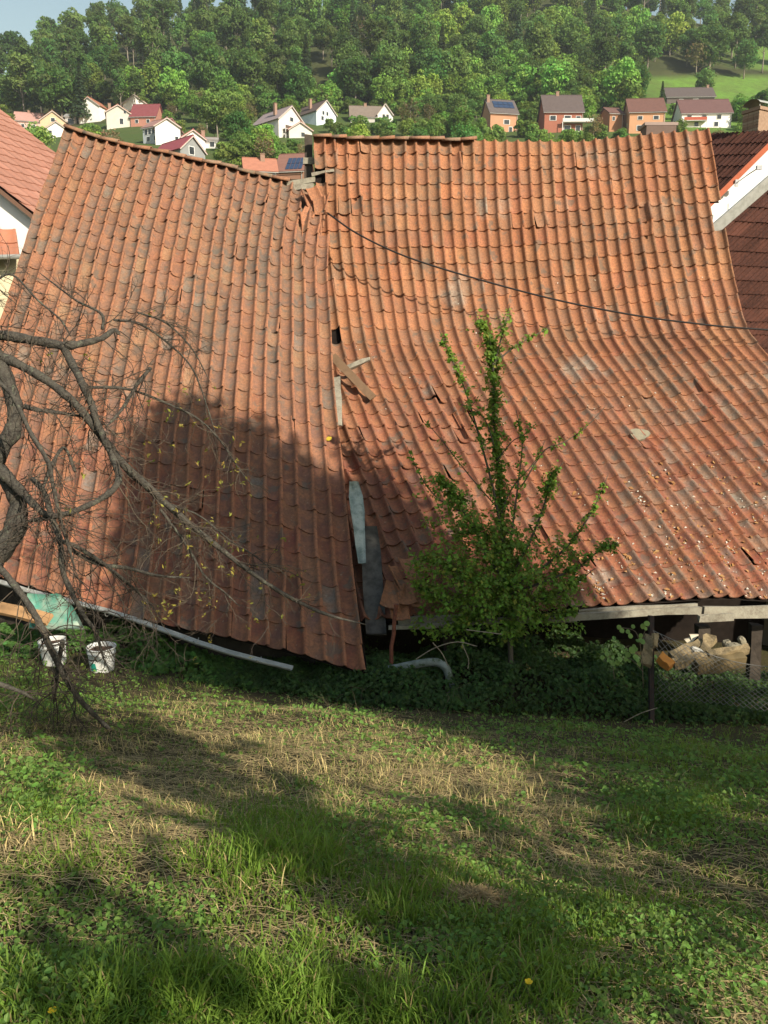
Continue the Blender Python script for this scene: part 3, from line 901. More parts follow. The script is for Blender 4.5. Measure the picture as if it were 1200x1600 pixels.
# ------------------------------------------------------------------ houses across the valley
HB = []
def far_house(px, pyb, wpx, hpx, rpx, axis, yaw, wall, roofc, depth, label, wins=(), chim=None, side=(), pv=None, balcony=None, extra=None, name='house', cat='house', gablec=None):
    """px, pyb: middle of the foot of the front in the photograph; widths and heights in its pixels"""
    P = far_hit(px, pyb)
    d = pix(P)[2]
    m = d / FPX
    w, h, rh = wpx * m, hpx * m, rpx * m
    if axis == 'x': rh += depth / 2 * .2
    HB.append((px, pyb, wpx, hpx + rpx, P))
    t = thing(name, label, cat, tuple(P))
    Rz = rotz(R(yaw))
    W = lambda p: P + Rz @ np.asarray(p, float)
    lw = depth
    ov = .45
    wm = plain('wall %s' % (wall,), wall, scale=.6, amt=.3)
    rm = plain('roof %s' % (roofc,), roofc, scale=1.2, amt=.5)
    # wall body as prism
    if axis == 'y':
        prof = [(-w / 2, -2), (w / 2, -2), (w / 2, h), (0, h + rh), (-w / 2, h)]
        pf = [W((x, 0, z)) for x, z in prof]
        slab_poly('wall', pf, Rz @ np.array([0, lw, 0]), wm, t)
        for sgn in (-1, 1):
            e = np.array([sgn * w / 2, 0, h]); r0 = np.array([0, 0, h + rh])
            dd = (e - r0); dd /= np.linalg.norm(dd)
            e = e + dd * ov
            n = np.array([sgn * rh, 0, w / 2]); n = n / np.linalg.norm(n) * .22
            up = np.array([0, 0, .04])
            pts = [r0 + up + np.array([0, -ov, 0]), e + up + np.array([0, -ov, 0]), e + up + np.array([0, lw + ov, 0]), r0 + up + np.array([0, lw + ov, 0])]
            slab_poly('roof_slope', [W(p) for p in pts], Rz @ n, rm, t)
    else:
        prof = [(0, -2), (lw, -2), (lw, h), (lw / 2, h + rh), (0, h)]
        pf = [W((-w / 2, y, z)) for y, z in prof]
        slab_poly('wall', pf, Rz @ np.array([w, 0, 0]), wm, t)
        for y_e in (0, lw):
            e = np.array([0, y_e, h]); r0 = np.array([0, lw / 2, h + rh])
            dd = e - r0; dd /= np.linalg.norm(dd)
            e = e + dd * ov
            n = np.array([0, (-1 if y_e == 0 else 1) * rh, lw / 2]); n = n / np.linalg.norm(n) * .22
            up = np.array([0, 0, .04])
            pts = [r0 + up + np.array([-w / 2 - ov, 0, 0]), r0 + up + np.array([w / 2 + ov, 0, 0]), e + up + np.array([w / 2 + ov, 0, 0]), e + up + np.array([-w / 2 - ov, 0, 0])]
            slab_poly('roof_slope', [W(p) for p in pts], Rz @ n, rm, t)
            if pv and y_e == 0:
                f0, f1, g0, g1 = pv
                nx, ny = 4, 2
                for a in range(nx):
                    for b in range(ny):
                        xs = [-w / 2 + w * (f0 + (f1 - f0) * (a + q) / nx) + (.06 if q == 0 else -.06) for q in (0, 1)]
                        ts = [g0 + (g1 - g0) * (b + q) / ny + (.012 if q == 0 else -.012) for q in (0, 1)]
                        c = [r0 + (e - r0) * tt + np.array([x, 0, 0]) + n * 1.35 for x, tt in ((xs[0], ts[0]), (xs[1], ts[0]), (xs[1], ts[1]), (xs[0], ts[1]))]
                        slab_poly('solar_panel', [W(p) for p in c], Rz @ n * .3, M['glasspv'], t)
    def window(x, z, ww, wh, face):
        if face == 'f':
            c = lambda q, y: W((-w / 2 + w * x + q[0] * ww / 2, -y, h * z + q[1] * wh / 2))
            nrm = Rz @ np.array([0, -1, 0])
        else:
            sgn = 1 if face == 'r' else -1
            c = lambda q, y: W((sgn * (w / 2 + y), lw * x + q[0] * ww / 2, h * z + q[1] * wh / 2))
            nrm = Rz @ np.array([sgn, 0, 0])
        Q = [(-1, -1), (1, -1), (1, 1), (-1, 1)]
        fr = slab_poly('window', [c(q, .04) for q in Q], nrm * .05, M['frame'], t)
        slab_poly('pane', [c((q[0] * .82, q[1] * .86), .10) for q in Q], nrm * .012, M['pane'], fr)
    for (x, z, ww, wh) in wins: window(x, z, ww, wh, 'f')
    for (x, z, ww, wh, s) in side: window(x, z, ww, wh, s)
    if chim:
        x, y = chim[0] * w, chim[1] * lw
        mb = MB(); mb.box(W((x, y, h + rh * .85)), (.9, .8, rh * .5 + 1.2), Rz); mb.box(W((x, y, h + rh * 1.1 + .6)), (1.05, .95, .14), Rz)
        mb.build('chimney', plain('far chimney', (.30, .19, .14)), t)
    if axis == 'x':
        gm = plain('far gutter', (.45, .44, .42))
        mb = MB(); mb.beam(W((-w / 2 - .4, -.52, h - .30)), W((w / 2 + .4, -.52, h - .30)), .14, .12); mb.build('gutter', gm, t)
        mb = MB(); mb.beam(W((w / 2 - .2, -.12, h - .3)), W((w / 2 - .2, -.12, -1)), .10, .10, up=(0, 1, 0)); mb.build('downpipe', gm, t)
        mb = MB(); mb.beam(W((-w / 2 - .4, lw / 2, h + rh + .28)), W((w / 2 + .4, lw / 2, h + rh + .28)), .35, .18); mb.build('ridge_cap', plain('ridge %s' % (roofc,), tuple(c * .75 for c in roofc)), t)
    else:
        mb = MB(); mb.beam(W((0, -.5, h + rh + .28)), W((0, lw + .4, h + rh + .28)), .35, .18); mb.build('ridge_cap', plain('ridge %s' % (roofc,), tuple(c * .75 for c in roofc)), t)
        for sgn in (-1, 1):
            e = np.array([sgn * w / 2, -.47, h]); r0 = np.array([0, -.47, h + rh]); dd = (e - r0) / np.linalg.norm(e - r0)
            mb = MB(); mb.beam(W(r0), W(e + dd * .4), .05, .24, up=tuple(Rz @ np.array([sgn * rh, 0, w / 2]))); mb.build('barge_board', plain('barge board', (.5, .45, .4)), t)
    if balcony:
        x0, x1, z, col = balcony
        mb = MB(); mb.box(W((w * ((x0 + x1) / 2 - .5), -.8, h * z)), (w * (x1 - x0), 1.5, .16), Rz); mb.build('balcony_slab', plain('concrete', (.5, .49, .46)), t)
        mb = MB(); mb.box(W((w * ((x0 + x1) / 2 - .5), -1.5, h * z + .55)), (w * (x1 - x0), .06, .85), Rz); mb.build('balcony_rail', plain('rail %s' % (col,), col), t)
        for xx in (x0, x1):
            a = W((w * (xx - .5), -1.45, h * z)); b = W((w * (xx - .5), -1.45, -1.5))
            mb = MB(); mb.beam(a, b, .16, .16, up=(0, 1, 0)); mb.build('balcony_post', M['frame'], t)
    return t

WH, CRM, BRK, PEACH = (.82, .81, .78), (.62, .58, .48), (.34, .13, .085), (.55, .30, .17)
DKR, BRR, MAR, GRR, ORR = (.085, .065, .06), (.13, .08, .06), (.20, .055, .06), (.22, .17, .16), (.36, .15, .09)
far_house(140, 191, 37, 23, 13, 'y', -12, WH, ORR, 10, 'plain white gable house above the green terrace in the village', [], None, [(.5, .5, 1.2, 1.3, 'r')])
far_house(45, 205, 40, 15, 12, 'x', 15, (.62, .42, .37), (.45, .26, .22), 9, 'pink house with pale pink roof at the village edge', [(.3, .5, 1.2, 1.3), (.7, .5, 1.2, 1.3)], (.0, .5))
far_house(84, 205, 38, 15, 14, 'y', 14, (.62, .46, .30), (.36, .20, .13), 10, 'peach gable house between pink house and low white house', [(.5, 1.1, 1.6, 1.4)])
far_house(89, 214, 30, 12, 10, 'y', 14, WH, (.4, .2, .15), 8, 'low white gable house in front of the peach one', [(.2, .5, 1.1, 1.4)])
far_house(111, 195, 17, 12, 3, 'x', 6, (.45, .46, .45), (.3, .3, .3), 6, 'small flat grey garage with dark open door below white gable', [(.5, .4, 2.6, 2.0)], name='garage', cat='garage')
far_house(211, 172, 37, 9, 13, 'y', 4, WH, (.40, .22, .18), 10, 'white gable peeking over the maroon roof, highest in the village', [])
far_house(186, 200, 36, 22, 11, 'y', 16, (.55, .52, .46), (.42, .17, .12), 10, 'grey-beige gable house with red eave and brown door', [(.62, .45, 1.4, 2.1), (.78, 1.08, .9, 1.0)], (-.35, .2), [(.5, .6, 1.3, 1.4, 'l')])
far_house(224, 197, 40, 14, 18, 'x', -4, (.42, .20, .15), MAR, 9, 'brick house under a steep maroon roof', [(.25, .5, 1.2, 1.2), (.7, .5, 1.2, 1.2)])
far_house(238, 224, 36, 24, 10, 'x', -26, (.44, .48, .52), (.30, .17, .15), 9, 'house side tinted blue-grey as shade with a row of dark windows', [(.2, .72, 1.1, 1.6), (.4, .72, 1.1, 1.6), (.6, .72, 1.1, 1.6), (.8, .72, 1.1, 1.6), (.3, .3, 1.3, 1.3), (.7, .3, 1.3, 1.3)])  # side wall of the white gable house, its shade painted as blue-grey
far_house(263, 226, 38, 26, 12, 'y', 14, WH, (.34, .18, .16), 9, 'bright white gable house joined to its shade-tinted side', [(.85, .35, 1, 1.3)])
far_house(303, 236, 36, 18, 12, 'y', 20, WH, (.40, .10, .11), 9, 'white gable house behind the grey one with maroon roof', [], (.48, .3))
far_house(330, 232, 18, 12, 3, 'x', 8, (.70, .70, .68), (.30, .27, .25), 5, 'low white lean-to shed right of the white gable', [(.6, .5, 1.4, 1.4)], name='shed', cat='shed')
far_house(302, 254, 46, 17, 21, 'y', 48, (.26, .27, .27), (.30, .07, .085), 12, 'grey slate gable with white window and wide maroon roof', [(.45, 1.0, 1.6, 1.9)])
far_house(456, 214, 52, 22, 22, 'y', 46, (.60, .58, .56), (.30, .24, .24), 13, 'large house with grey-pink roof, white gable and dark balcony', [(.35, .55, 1.8, 1.6), (.7, .55, 1.8, 1.6), (.5, 1.15, 1.5, 1.3)], (-.3, .3), [(.5, .5, 1.5, 1.5, 'l')], None, (.15, .9, .36, (.12, .09, .07)))
far_house(470, 216, 36, 12, 11, 'y', 14, (.62, .60, .55), (.42, .16, .11), 8, 'small house with red tiled roof before the large balcony house', [(.6, .45, 1.3, 1.4)])
far_house(510, 194, 40, 16, 18, 'y', 44, (.60, .68, .74), (.12, .085, .075), 13, 'pale blue gable house with dark brown roof', [(.35, .95, 1.0, 1.3), (.55, .95, 1.0, 1.3), (.3, .45, 1.2, 1.4), (.75, .45, 1.2, 1.4)], (-.3, .4))
far_house(572, 192, 48, 9, 16, 'x', 4, (.5, .48, .45), (.20, .16, .13), 10, 'long low house with grey-brown roof behind bushes', [(.3, .5, 1.2, 1.2)], (.0, .5))
far_house(602, 192, 24, 12, 15, 'y', 8, (.72, .71, .68), (.15, .11, .10), 9, 'small white gable with dark hipped roof behind bushes', [(.4, .8, 1, 1.3), (.65, .8, 1, 1.3)])
far_house(408, 284, 48, 16, 17, 'x', 12, (.22, .23, .25), (.40, .17, .11), 8, 'slate-sided house with orange roof and square chimney behind the sagging ridge', [], (.1, .4))
far_house(452, 282, 44, 14, 24, 'x', -10, (.28, .15, .10), (.22, .11, .085), 9, 'brown brick house with solar panels behind the sagging ridge', [], None, (), (.35, .97, .25, .92))
far_house(787, 207, 44, 28, 20, 'x', 10, (.52, .27, .16), (.12, .10, .095), 10, 'orange brick house with solar panels on dark roof', [(.6, .55, 2.0, 1.4), (.75, .15, 1.2, 1.8)], (-.46, .4), [(.5, .6, 1.3, 1.4, 'l')], (.18, .95, .12, .62))
far_house(880, 207, 60, 30, 25, 'x', 0, BRK, (.11, .085, .08), 10, 'red brick house with grey roof, white balcony and tall chimney', [(.22, .70, 2.0, 1.4), (.6, .68, 2.2, 1.7), (.6, .2, 2.2, 1.8), (.88, .68, 1.5, 1.4), (.88, .2, 1.5, 1.8)], (-.1, .5), (), None, (.45, 1.25, .45, (.62, .64, .63)))
far_house(1010, 208, 54, 31, 20, 'x', -5, PEACH, (.15, .075, .06), 10, 'peach brick house with brown roof and two small windows', [(.3, .72, 1.5, 1.1), (.75, .72, 1.7, 1.1), (.3, .25, 1.8, 1.5)], None, [(.3, .5, 1, 1.2, 'l')])
far_house(962, 205, 22, 26, 8, 'x', 10, (.40, .20, .11), (.15, .08, .065), 8, 'side of the peach brick house with wall darkened as shade', [(.3, .7, .9, 1.2)])  # left side of the peach house, its shade put into a darker brick tone
far_house(1103, 200, 76, 22, 20, 'x', -3, WH, (.14, .075, .07), 10, 'white house with brown-red roof and long red balcony', [(.15, .72, 1.5, 1.3), (.45, .66, 1.6, 1.8), (.75, .72, 1.5, 1.3), (.3, .25, 1.4, 1.4), (.7, .25, 1.4, 1.4)], None, (), None, (.02, .48, .42, (.42, .10, .06)))
far_house(1079, 164, 74, 12, 14, 'x', -2, (.12, .10, .09), (.10, .08, .075), 10, 'dark timber house with long brown roof beside the meadow', [(.3, .5, 1.6, 1.3), (.6, .5, 2.0, 1.3)], (.42, .5))

# the chimney and roof corner that look over the barn ridge
nc = thing('chimney_stack', 'brown-grey chimney stack peeking over the barn ridge', 'chimney', at(1028, 330, 34))
mb = MB(); mb.box(at(1028, 212, 34) + np.array([0, 0, -1.2]), (1.25, .8, 3.0)); mb.build('shaft', plain('dark brick', (.16, .11, .09), scale=6), nc)
mb = MB(); mb.box(at(1028, 198, 34), (1.4, .95, .12)); mb.build('cap', plain('pale cap', (.33, .25, .22)), nc)
nr = thing('dormer', 'small red-brown roof corner peeking over the barn ridge dip', 'dormer', at(935, 300, 33))
slab_poly('roof', [at(912, 230, 33), at(935, 217, 33), at(958, 222, 33.5), at(958, 232, 33)], (0, 2.5, -.8), plain('dormer roof', (.33, .17, .11)), nr)
slab_poly('wall', [at(914, 226, 33.1), at(956, 226, 33.1), at(956, 300, 33.1), at(914, 300, 33.1)], (0, 2.2, 0), plain('dormer wall', (.6, .55, .48)), nr)

# ------------------------------------------------------------------ trees across the valley
m = M['crown']
N_, L_ = m.node_tree.nodes, m.node_tree.links
oi = N_.new('ShaderNodeObjectInfo')
hs = N_.new('ShaderNodeHueSaturation')
mr = N_.new('ShaderNodeMapRange'); mr.inputs[3].default_value = .6; mr.inputs[4].default_value = 1.55
mr2 = N_.new('ShaderNodeMapRange'); mr2.inputs[3].default_value = .465; mr2.inputs[4].default_value = .52
L_.new(oi.outputs['Random'], mr.inputs[0]); L_.new(mr.outputs[0], hs.inputs['Value'])
wv = N_.new('ShaderNodeMath'); wv.operation = 'FRACT'
wm_ = N_.new('ShaderNodeMath'); wm_.operation = 'MULTIPLY'; wm_.inputs[1].default_value = 7.31
L_.new(oi.outputs['Random'], wm_.inputs[0]); L_.new(wm_.outputs[0], wv.inputs[0]); L_.new(wv.outputs[0], mr2.inputs[0]); L_.new(mr2.outputs[0], hs.inputs['Hue'])
at_ = [n for n in N_ if n.type == 'ATTRIBUTE'][0]
for l in list(at_.outputs['Color'].links):
    to = l.to_socket
    L_.remove(l)
    L_.new(hs.outputs[0], to)
L_.new(at_.outputs['Color'], hs.inputs['Color'])

def leaf_quads(P, D, size, r, aspect=1.5):
    """quads of the given size at P, turned roughly along D"""
    n = len(P)
    N3 = D + r.normal(0, .55, (n, 3))
    N3 /= np.linalg.norm(N3, axis=1)[:, None] + 1e-9
    A3 = np.cross(N3, r.normal(0, 1, (n, 3)))
    A3 /= np.linalg.norm(A3, axis=1)[:, None] + 1e-9
    B3 = np.cross(N3, A3)
    s = np.asarray(size).reshape(-1, 1) * np.ones((n, 1))
    a, b = A3 * s * .5 * aspect, B3 * s * .5
    bend = N3 * s * .12
    V = np.stack([P - a, P - b * .9 + bend, P + a, P + b * .9 + bend], 1).reshape(-1, 3)
    return V, np.arange(4 * n).reshape(-1, 4)

def crown_mesh(kind, seed):
    r = np.random.default_rng(seed)
    spec = {'beech': (7.4, 9.0, 11.5, 2600, (.072, .145, .036), .80), 'tall': (5.0, 8.5, 17.5, 1700, (.085, .148, .040), .75),
            'bright': (6.6, 8.2, 8.6, 2600, (.15, .27, .050), .72), 'budding': (5.0, 6.5, 9.0, 650, (.17, .14, .065), .6),
            'bush': (3.4, 2.8, 2.3, 1400, (.11, .195, .042), .45), 'willow': (3.6, 3.4, 3.4, 1200, (.17, .26, .06), .5)}
    V, F, C = [], [], []
    if kind == 'conifer':
        n = 1500
        z = 2 + 19 * r.random(n) ** 1.25
        tier = np.floor(z / 1.3)
        rad = (21.5 - z) / 19.5 * 3.9 * (.45 + .55 * ((z / 1.3) % 1 < .6)) * r.random(n) ** .45
        an = r.random(n) * 6.283
        P = np.stack([rad * np.cos(an), rad * np.sin(an), z - rad * .22], -1)
        D = np.stack([np.cos(an) * .7, np.sin(an) * .7, np.full(n, .6)], -1)
        V, F = leaf_quads(P, D, .55 + .45 * r.random(n), r)
        c = np.array([.042, .075, .034]) * (.7 + .6 * r.random((n, 1)))
        return V, F, np.repeat(c, 4, axis=0)
    rx, rz, cz, n, col, size = spec[kind]
    nl = 46 if kind != 'bush' else 22
    d = r.normal(0, 1, (nl, 3)); d /= np.linalg.norm(d, axis=1)[:, None]
    rad = .35 + .55 * r.random((nl, 1)) ** .6
    lob = d * rad * np.array([rx, rx, rz]) * .82
    if kind == 'tall': lob[:, :2] *= (1 - .35 * np.clip(lob[:, 2:3] / rz, -1, 1))
    lr = (.20 + .20 * r.random(nl)) * rx
    li = r.integers(0, nl, n)
    dd = r.normal(0, 1, (n, 3)); dd[:, 2] += .25; dd /= np.linalg.norm(dd, axis=1)[:, None]
    P = lob[li] + dd * lr[li][:, None] * (.55 + .45 * r.random((n, 1)) ** .5) * np.array([1.1, 1.1, .85])
    if kind == 'willow': P[:, 2] -= .12 * (P[:, 0] ** 2 + P[:, 1] ** 2) / rx
    P[:, 2] += cz
    P[:, 2] = np.maximum(P[:, 2], .3 + .3 * r.random(n))
    V, F = leaf_quads(P, dd, size * (.7 + .6 * r.random(n)), r)
    lc = (.8 + .4 * r.random((nl, 1))) * np.array(col) * (1 + r.normal(0, .08, (nl, 3)))
    c = lc[li] * (.8 + .4 * r.random((n, 1)))
    return V, F, np.repeat(np.clip(c, .004, 1), 4, axis=0)

def trunk_mesh(kind, seed):
    r = np.random.default_rng(seed)
    mb = MB()
    Ht, r0 = {'beech': (15, .38), 'tall': (21, .34), 'bright': (11, .30), 'budding': (12, .28), 'conifer': (20, .30), 'bush': (2.4, .10), 'willow': (4, .2)}[kind]
    z = np.linspace(-.8, Ht, 7)
    wob = np.cumsum(r.normal(0, .12, (7, 2)), axis=0) * Ht / 16
    pts = np.column_stack([wob, z])
    mb.tube(pts, np.linspace(r0, r0 * .25, 7), 6)
    for k in range(9 if kind != 'conifer' else 0):
        t = r.uniform(.35, .9)
        p = np.array([np.interp(t * Ht, z, pts[:, 0]), np.interp(t * Ht, z, pts[:, 1]), t * Ht])
        a = r.random() * 6.28
        L = Ht * r.uniform(.18, .34)
        q = p + np.array([math.cos(a) * L * .6, math.sin(a) * L * .6, L * .75])
        mb.tube([p, (p + q) / 2 + r.normal(0, .2, 3), q], [r0 * .4 * (1 - t * .6), r0 * .25 * (1 - t * .6), .04], 5)
    return np.concatenate(mb.v), mb.f

PROTO = {}
for kd, cnt in (('beech', 4), ('tall', 3), ('bright', 4), ('budding', 2), ('conifer', 2), ('bush', 3), ('willow', 1)):
    PROTO[kd] = []
    for q in range(cnt):
        V, F, C = crown_mesh(kd, 100 + q * 7 + len(kd))
        tv, tf = trunk_mesh(kd, 300 + q * 5 + len(kd))
        PROTO[kd].append((mesh_data('crown', V, F, M['crown'], False, C), mesh_data('trunk', tv, tf, M['trunk'], True)))

def plant_tree(P, kind, scale, label, group, name='tree', sx=1.0):
    cm_, tm = PROTO[kind][random.randrange(len(PROTO[kind]))]
    t = thing(name, label, 'shrub' if kind == 'bush' else 'tree', tuple(P), group)
    t.rotation_euler[2] = random.random() * 6.28
    t.scale = (scale * sx, scale * sx, scale)
    for nm, me in (('crown', cm_), ('trunk', tm)):
        o = bpy.data.objects.new(nm, me)
        COL.objects.link(o)
        o.parent = t
    return t

LBL = {'beech': ('full dark green broadleaf tree in the wood on the far hill', 'dark broadleaf trees of the hillside wood', 'broadleaf_tree'),
       'tall': ('tall slender tree with bare lower trunk in the hillside wood', 'slender bare-trunked trees of the hillside wood', 'slender_tree'),
       'bright': ('fresh light green broadleaf tree along the lower wood edge', 'light green trees along the wood edge', 'light_green_tree'),
       'budding': ('thin brownish tree still half bare among the green ones', 'half bare trees across the valley', 'budding_tree'),
       'conifer': ('dark pointed conifer among broadleaf trees across the valley', 'conifers across the valley', 'conifer_tree'),
       'bush': ('round green garden shrub between the village houses', 'garden shrubs between the village houses', 'garden_shrub'),
       'willow': ('drooping yellow-green tree beside the red-orange roof', None, 'willow_tree')}
def put(P, kind, scale, sx=1.0, label=None):
    l, g, nm = LBL[kind]
    return plant_tree(P, kind, scale, label or l, None if label else g, nm, sx)

tr = random.Random(5)
def in_meadow(x, y):
    return (x > 990 and y > 124) or (x > 1150 and 84 < y < 106)
yy = 316
row = 0
while yy < 500:
    step = 12.2 + (yy - 316) * .016
    xx = -270 + (row % 2) * step / 2
    while xx < 270:
        X, Y = xx + tr.uniform(-4, 4), yy + tr.uniform(-4, 4)
        P = np.array([X, Y, H(X, Y)])
        x, y, d = pix(P)
        if -40 < x < 1240 and y > -60 and not in_meadow(x, y):
            left = x < 300
            k = tr.choices(['beech', 'tall', 'bright', 'conifer', 'budding'], [5, 7 if left else 2.5, 1.4 if left else (8 if 640 < x < 1000 else 2.2), 2.2 if 430 < x < 660 else 1.2, .5])[0]
            put(P, k, tr.uniform(.62, 1.10) * (1.0 if k != 'bright' else 1.15), tr.uniform(.85, 1.2))
        xx += step
    yy += step * .95
    row += 1
# lower fringe of the wood: light green trees and shrubs, and the gardens of the village
for i in range(44):
    px_ = tr.uniform(540, 1000); P = far_hit(px_, tr.uniform(150, 178))
    put(P, tr.choice(['bright', 'bright', 'beech']), tr.uniform(.7, 1.1))
for i in range(16):
    px_ = tr.uniform(300, 560); P = far_hit(px_, tr.uniform(155, 178))
    put(P, tr.choice(['bright', 'beech', 'bush']), tr.uniform(.6, .95))
for i in range(50):
    px_ = tr.uniform(300, 1000); P = far_hit(px_, tr.uniform(160, 182))
    put(P, 'bush', tr.uniform(.8, 1.6))
for i in range(26):
    px_ = tr.uniform(0, 300); P = far_hit(px_, tr.uniform(158, 172))
    put(P, tr.choice(['bright', 'bush', 'bush', 'bush']), tr.uniform(.55, 1.0))
def clear_of(px_, P, wpx, hpx):
    x, y, d = pix(P)
    for hx, hy, hw, hh, hp in HB:
        if np.hypot(P[0] - hp[0], P[1] - hp[1]) < 8: return False
        if P[1] < hp[1] + 6 and abs(x - hx) < hw / 2 + wpx / 2 and y - hpx < hy - 4 and y > hy - hh: return False
        if P[1] < hp[1] and abs(x - hx) < hw / 2 + wpx / 2 - 4 and y - hpx < hy - hh * .22: return False
    return True
n = 0
for i in range(5000):
    if n >= 270: break
    px_, py_ = tr.uniform(100, 1195), tr.uniform(165, 275)
    P = far_hit(px_, py_)
    k = tr.choices(['bush', 'bright', 'beech', 'budding'], [5, 2.6, 1.0, .7])[0]
    s = tr.uniform(.4, 1.2) if k == 'bush' else tr.uniform(.32, .6)
    m_ = FPX / pix(P)[2]
    wpx, hpx = {'bush': (6.6, 5.2), 'bright': (12, 17), 'beech': (13, 21), 'budding': (10, 15)}[k]
    if clear_of(px_, P, wpx * s * m_, hpx * s * m_):
        put(P, k, s)
        n += 1
for px_, py_, k, s, lb in ((1100, 155, 'beech', .62, 'dark round pine on the meadow beside the dark timber house'), (1033, 178, 'conifer', .48, 'small dark spruce between peach brick house and white house'),
                           (378, 215, 'bush', .8, None), (340, 220, 'beech', .75, 'broad dark green tree behind the village gables'), (300, 190, 'bright', .6, None),
                           (62, 243, 'willow', 1.15, 'drooping yellow-green tree beside the red-orange roof'), (415, 250, 'bright', .55, None), (395, 245, 'bush', 1.1, None), (360, 262, 'bush', 1.2, None),
                           (640, 215, 'budding', .75, None), (680, 222, 'bush', 1.5, None), (720, 225, 'bright', .62, None), (820, 215, 'bush', 1.1, None), (930, 222, 'bush', 1.0, None), (840, 226, 'bush', 1.1, None), (970, 228, 'bush', .9, None), (890, 230, 'bush', 1.0, None), (770, 228, 'bush', 1.1, None), (1060, 208, 'bush', .8, None), (1150, 190, 'bush', 1.0, None), (560, 205, 'bush', 1.1, None), (520, 208, 'bush', .9, None), (600, 212, 'bush', 1.2, None)):
    put(far_hit(px_, py_), k, s, 1.0, lb)

# ------------------------------------------------------------------ thin summer air between the barn and the far hill
hz = MB()
hz.box((0, 700, 110), (2000, 1700, 262))
hm = bpy.data.materials.new('air')
hm.use_nodes = True
hm.node_tree.nodes.clear()
pv_ = hm.node_tree.nodes.new('ShaderNodeVolumePrincipled')
pv_.inputs['Color'].default_value = (.86, .92, 1, 1)
pv_.inputs['Density'].default_value = HAZE
pv_.inputs['Anisotropy'].default_value = .2
mo_ = hm.node_tree.nodes.new('ShaderNodeOutputMaterial')
hm.node_tree.links.new(pv_.outputs[0], mo_.inputs['Volume'])
ho = hz.build('haze', hm)
tag(ho, 'thin pale haze in the valley air', 'haze', kind='stuff')

# ------------------------------------------------------------------ props around the barns
def on_ground(px, py):
    p, n = surf(px, py, 'g')
    return p

def bucket(px, py, label, r=.165, h=.30, tilt=0.0, patch=None):
    P = on_ground(px, py)
    t = thing('bucket', label, 'bucket', tuple(P), None)
    k = 28
    an = np.arange(k) * 2 * math.pi / k
    Rt = np.array(Matrix.Rotation(tilt, 3, 'Y'))
    prof = [(r * .80, 0), (r * .82, .015), (r * .90, h * .55), (r * .925, h * .72), (r * .975, h * .735), (r * .98, h * .80), (r * .945, h * .81), (r * .96, h * .95), (r * 1.02, h * .955), (r * 1.02, h), (r * .955, h), (r * .95, h * .9), (r * .92, h * .62)]
    V = np.array([[q * math.cos(a), q * math.sin(a), z] for q, z in prof for a in an]) @ Rt.T + P
    F = [[i * k + j, i * k + (j + 1) % k, (i + 1) * k + (j + 1) % k, (i + 1) * k + j] for i in range(len(prof) - 1) for j in range(k)]
    mesh_obj('shell', V, np.array(F), M['plastic'], t, True)
    rr = r * .935
    V = [[0, 0, h * .80]] + [[rr * f * math.cos(a), rr * f * math.sin(a), h * .78 + .02 * random.random()] for f in (.5, 1.0) for a in an]
    F = [[0, 1 + j, 1 + (j + 1) % k] for j in range(k)]
    F2 = [[1 + j, 1 + k + j, 1 + k + (j + 1) % k, 1 + (j + 1) % k] for j in range(k)]
    mesh_obj('filling', np.array(V) @ Rt.T + P, [np.array(F), np.array(F2)], M['soil'], t, True)
    mb = MB()
    ha = np.linspace(0, math.pi, 14)
    pts = np.array([[r * 1.03 * math.cos(a), -r * .35 * math.sin(a) - .02, h * .93 - r * .9 * math.sin(a)] for a in ha]) @ Rt.T + P
    mb.tube(pts, .0035, 5)
    mb.build('handle', M['wire'], t)
    if patch:
        a0, a1, z0, z1 = patch
        aa = np.linspace(a0, a1, 8)
        V = []
        for z in (z0, (z0 + z1) / 2, z1):
            q = np.interp(z, [0, .55 * h, .72 * h], [r * .80, r * .90, r * .925]) + .003
            cut = .18 * (z - z0) / (z1 - z0)
            V += [[q * math.cos(a0 + (a - a0) * (1 - cut)), q * math.sin(a0 + (a - a0) * (1 - cut)), z] for a in aa]
        F = [[i * 8 + j, i * 8 + j + 1, i * 8 + 9 + j, i * 8 + 8 + j] for i in range(2) for j in range(7)]
        mesh_obj('print', np.array(V) @ Rt.T + P, np.array(F), M['teal'], t, True)
    return t
bucket(160, 1046, 'white bucket of soil with teal print by the sloping gutter', .172, .30, .02, (-2.25, -1.65, .03, .13))
bucket(86, 1037, 'white bucket holding dark rubble behind the drooping branch', .165, .31, -.05)

# sheets and plank stored under the left eave
strip('sheet', [(70, 928, 10.2, 25), (76, 945, 10.15, 34), (84, 965, 10.1, 40), (90, 982, 10.05, 42)], 30, mat('green tarpaulin', (.06, .26, .19), .5, var=[(3, .8, (.34, .36, .28))]), None, .02, .05)
o = COL.objects[-1]; o.name = 'tarpaulin'; tag(o, 'teal and cream tarpaulin under the gutter of the sagging barn', 'tarpaulin')
plank('plank', at(-20, 945, 9.9), at(78, 968, 9.7), .16, .05, (0, -.6, 1), plain('ochre plank', (.42, .24, .11), scale=8, amt=.6), None, .004, 'ochre plank lying under the teal tarpaulin', 'plank')

# grey arched pipe in the ivy
pp = [(560, 1058, 9.5), (590, 1050, 9.45), (625, 1043, 9.42), (660, 1036, 9.4), (682, 1035, 9.4), (695, 1042, 9.38), (701, 1054, 9.38), (704, 1072, 9.38), (705, 1095, 9.38)]
mb = MB()
ctrl = np.array([at(*p) for p in pp])
mb.tube(hermite(np.arange(len(ctrl)), ctrl, np.linspace(0, len(ctrl) - 1, 40)), .05, 12)
tag(mb.build('pipe', M['pipe'], None, True), 'pale grey pipe bent to the ground in dark ivy', 'pipe')

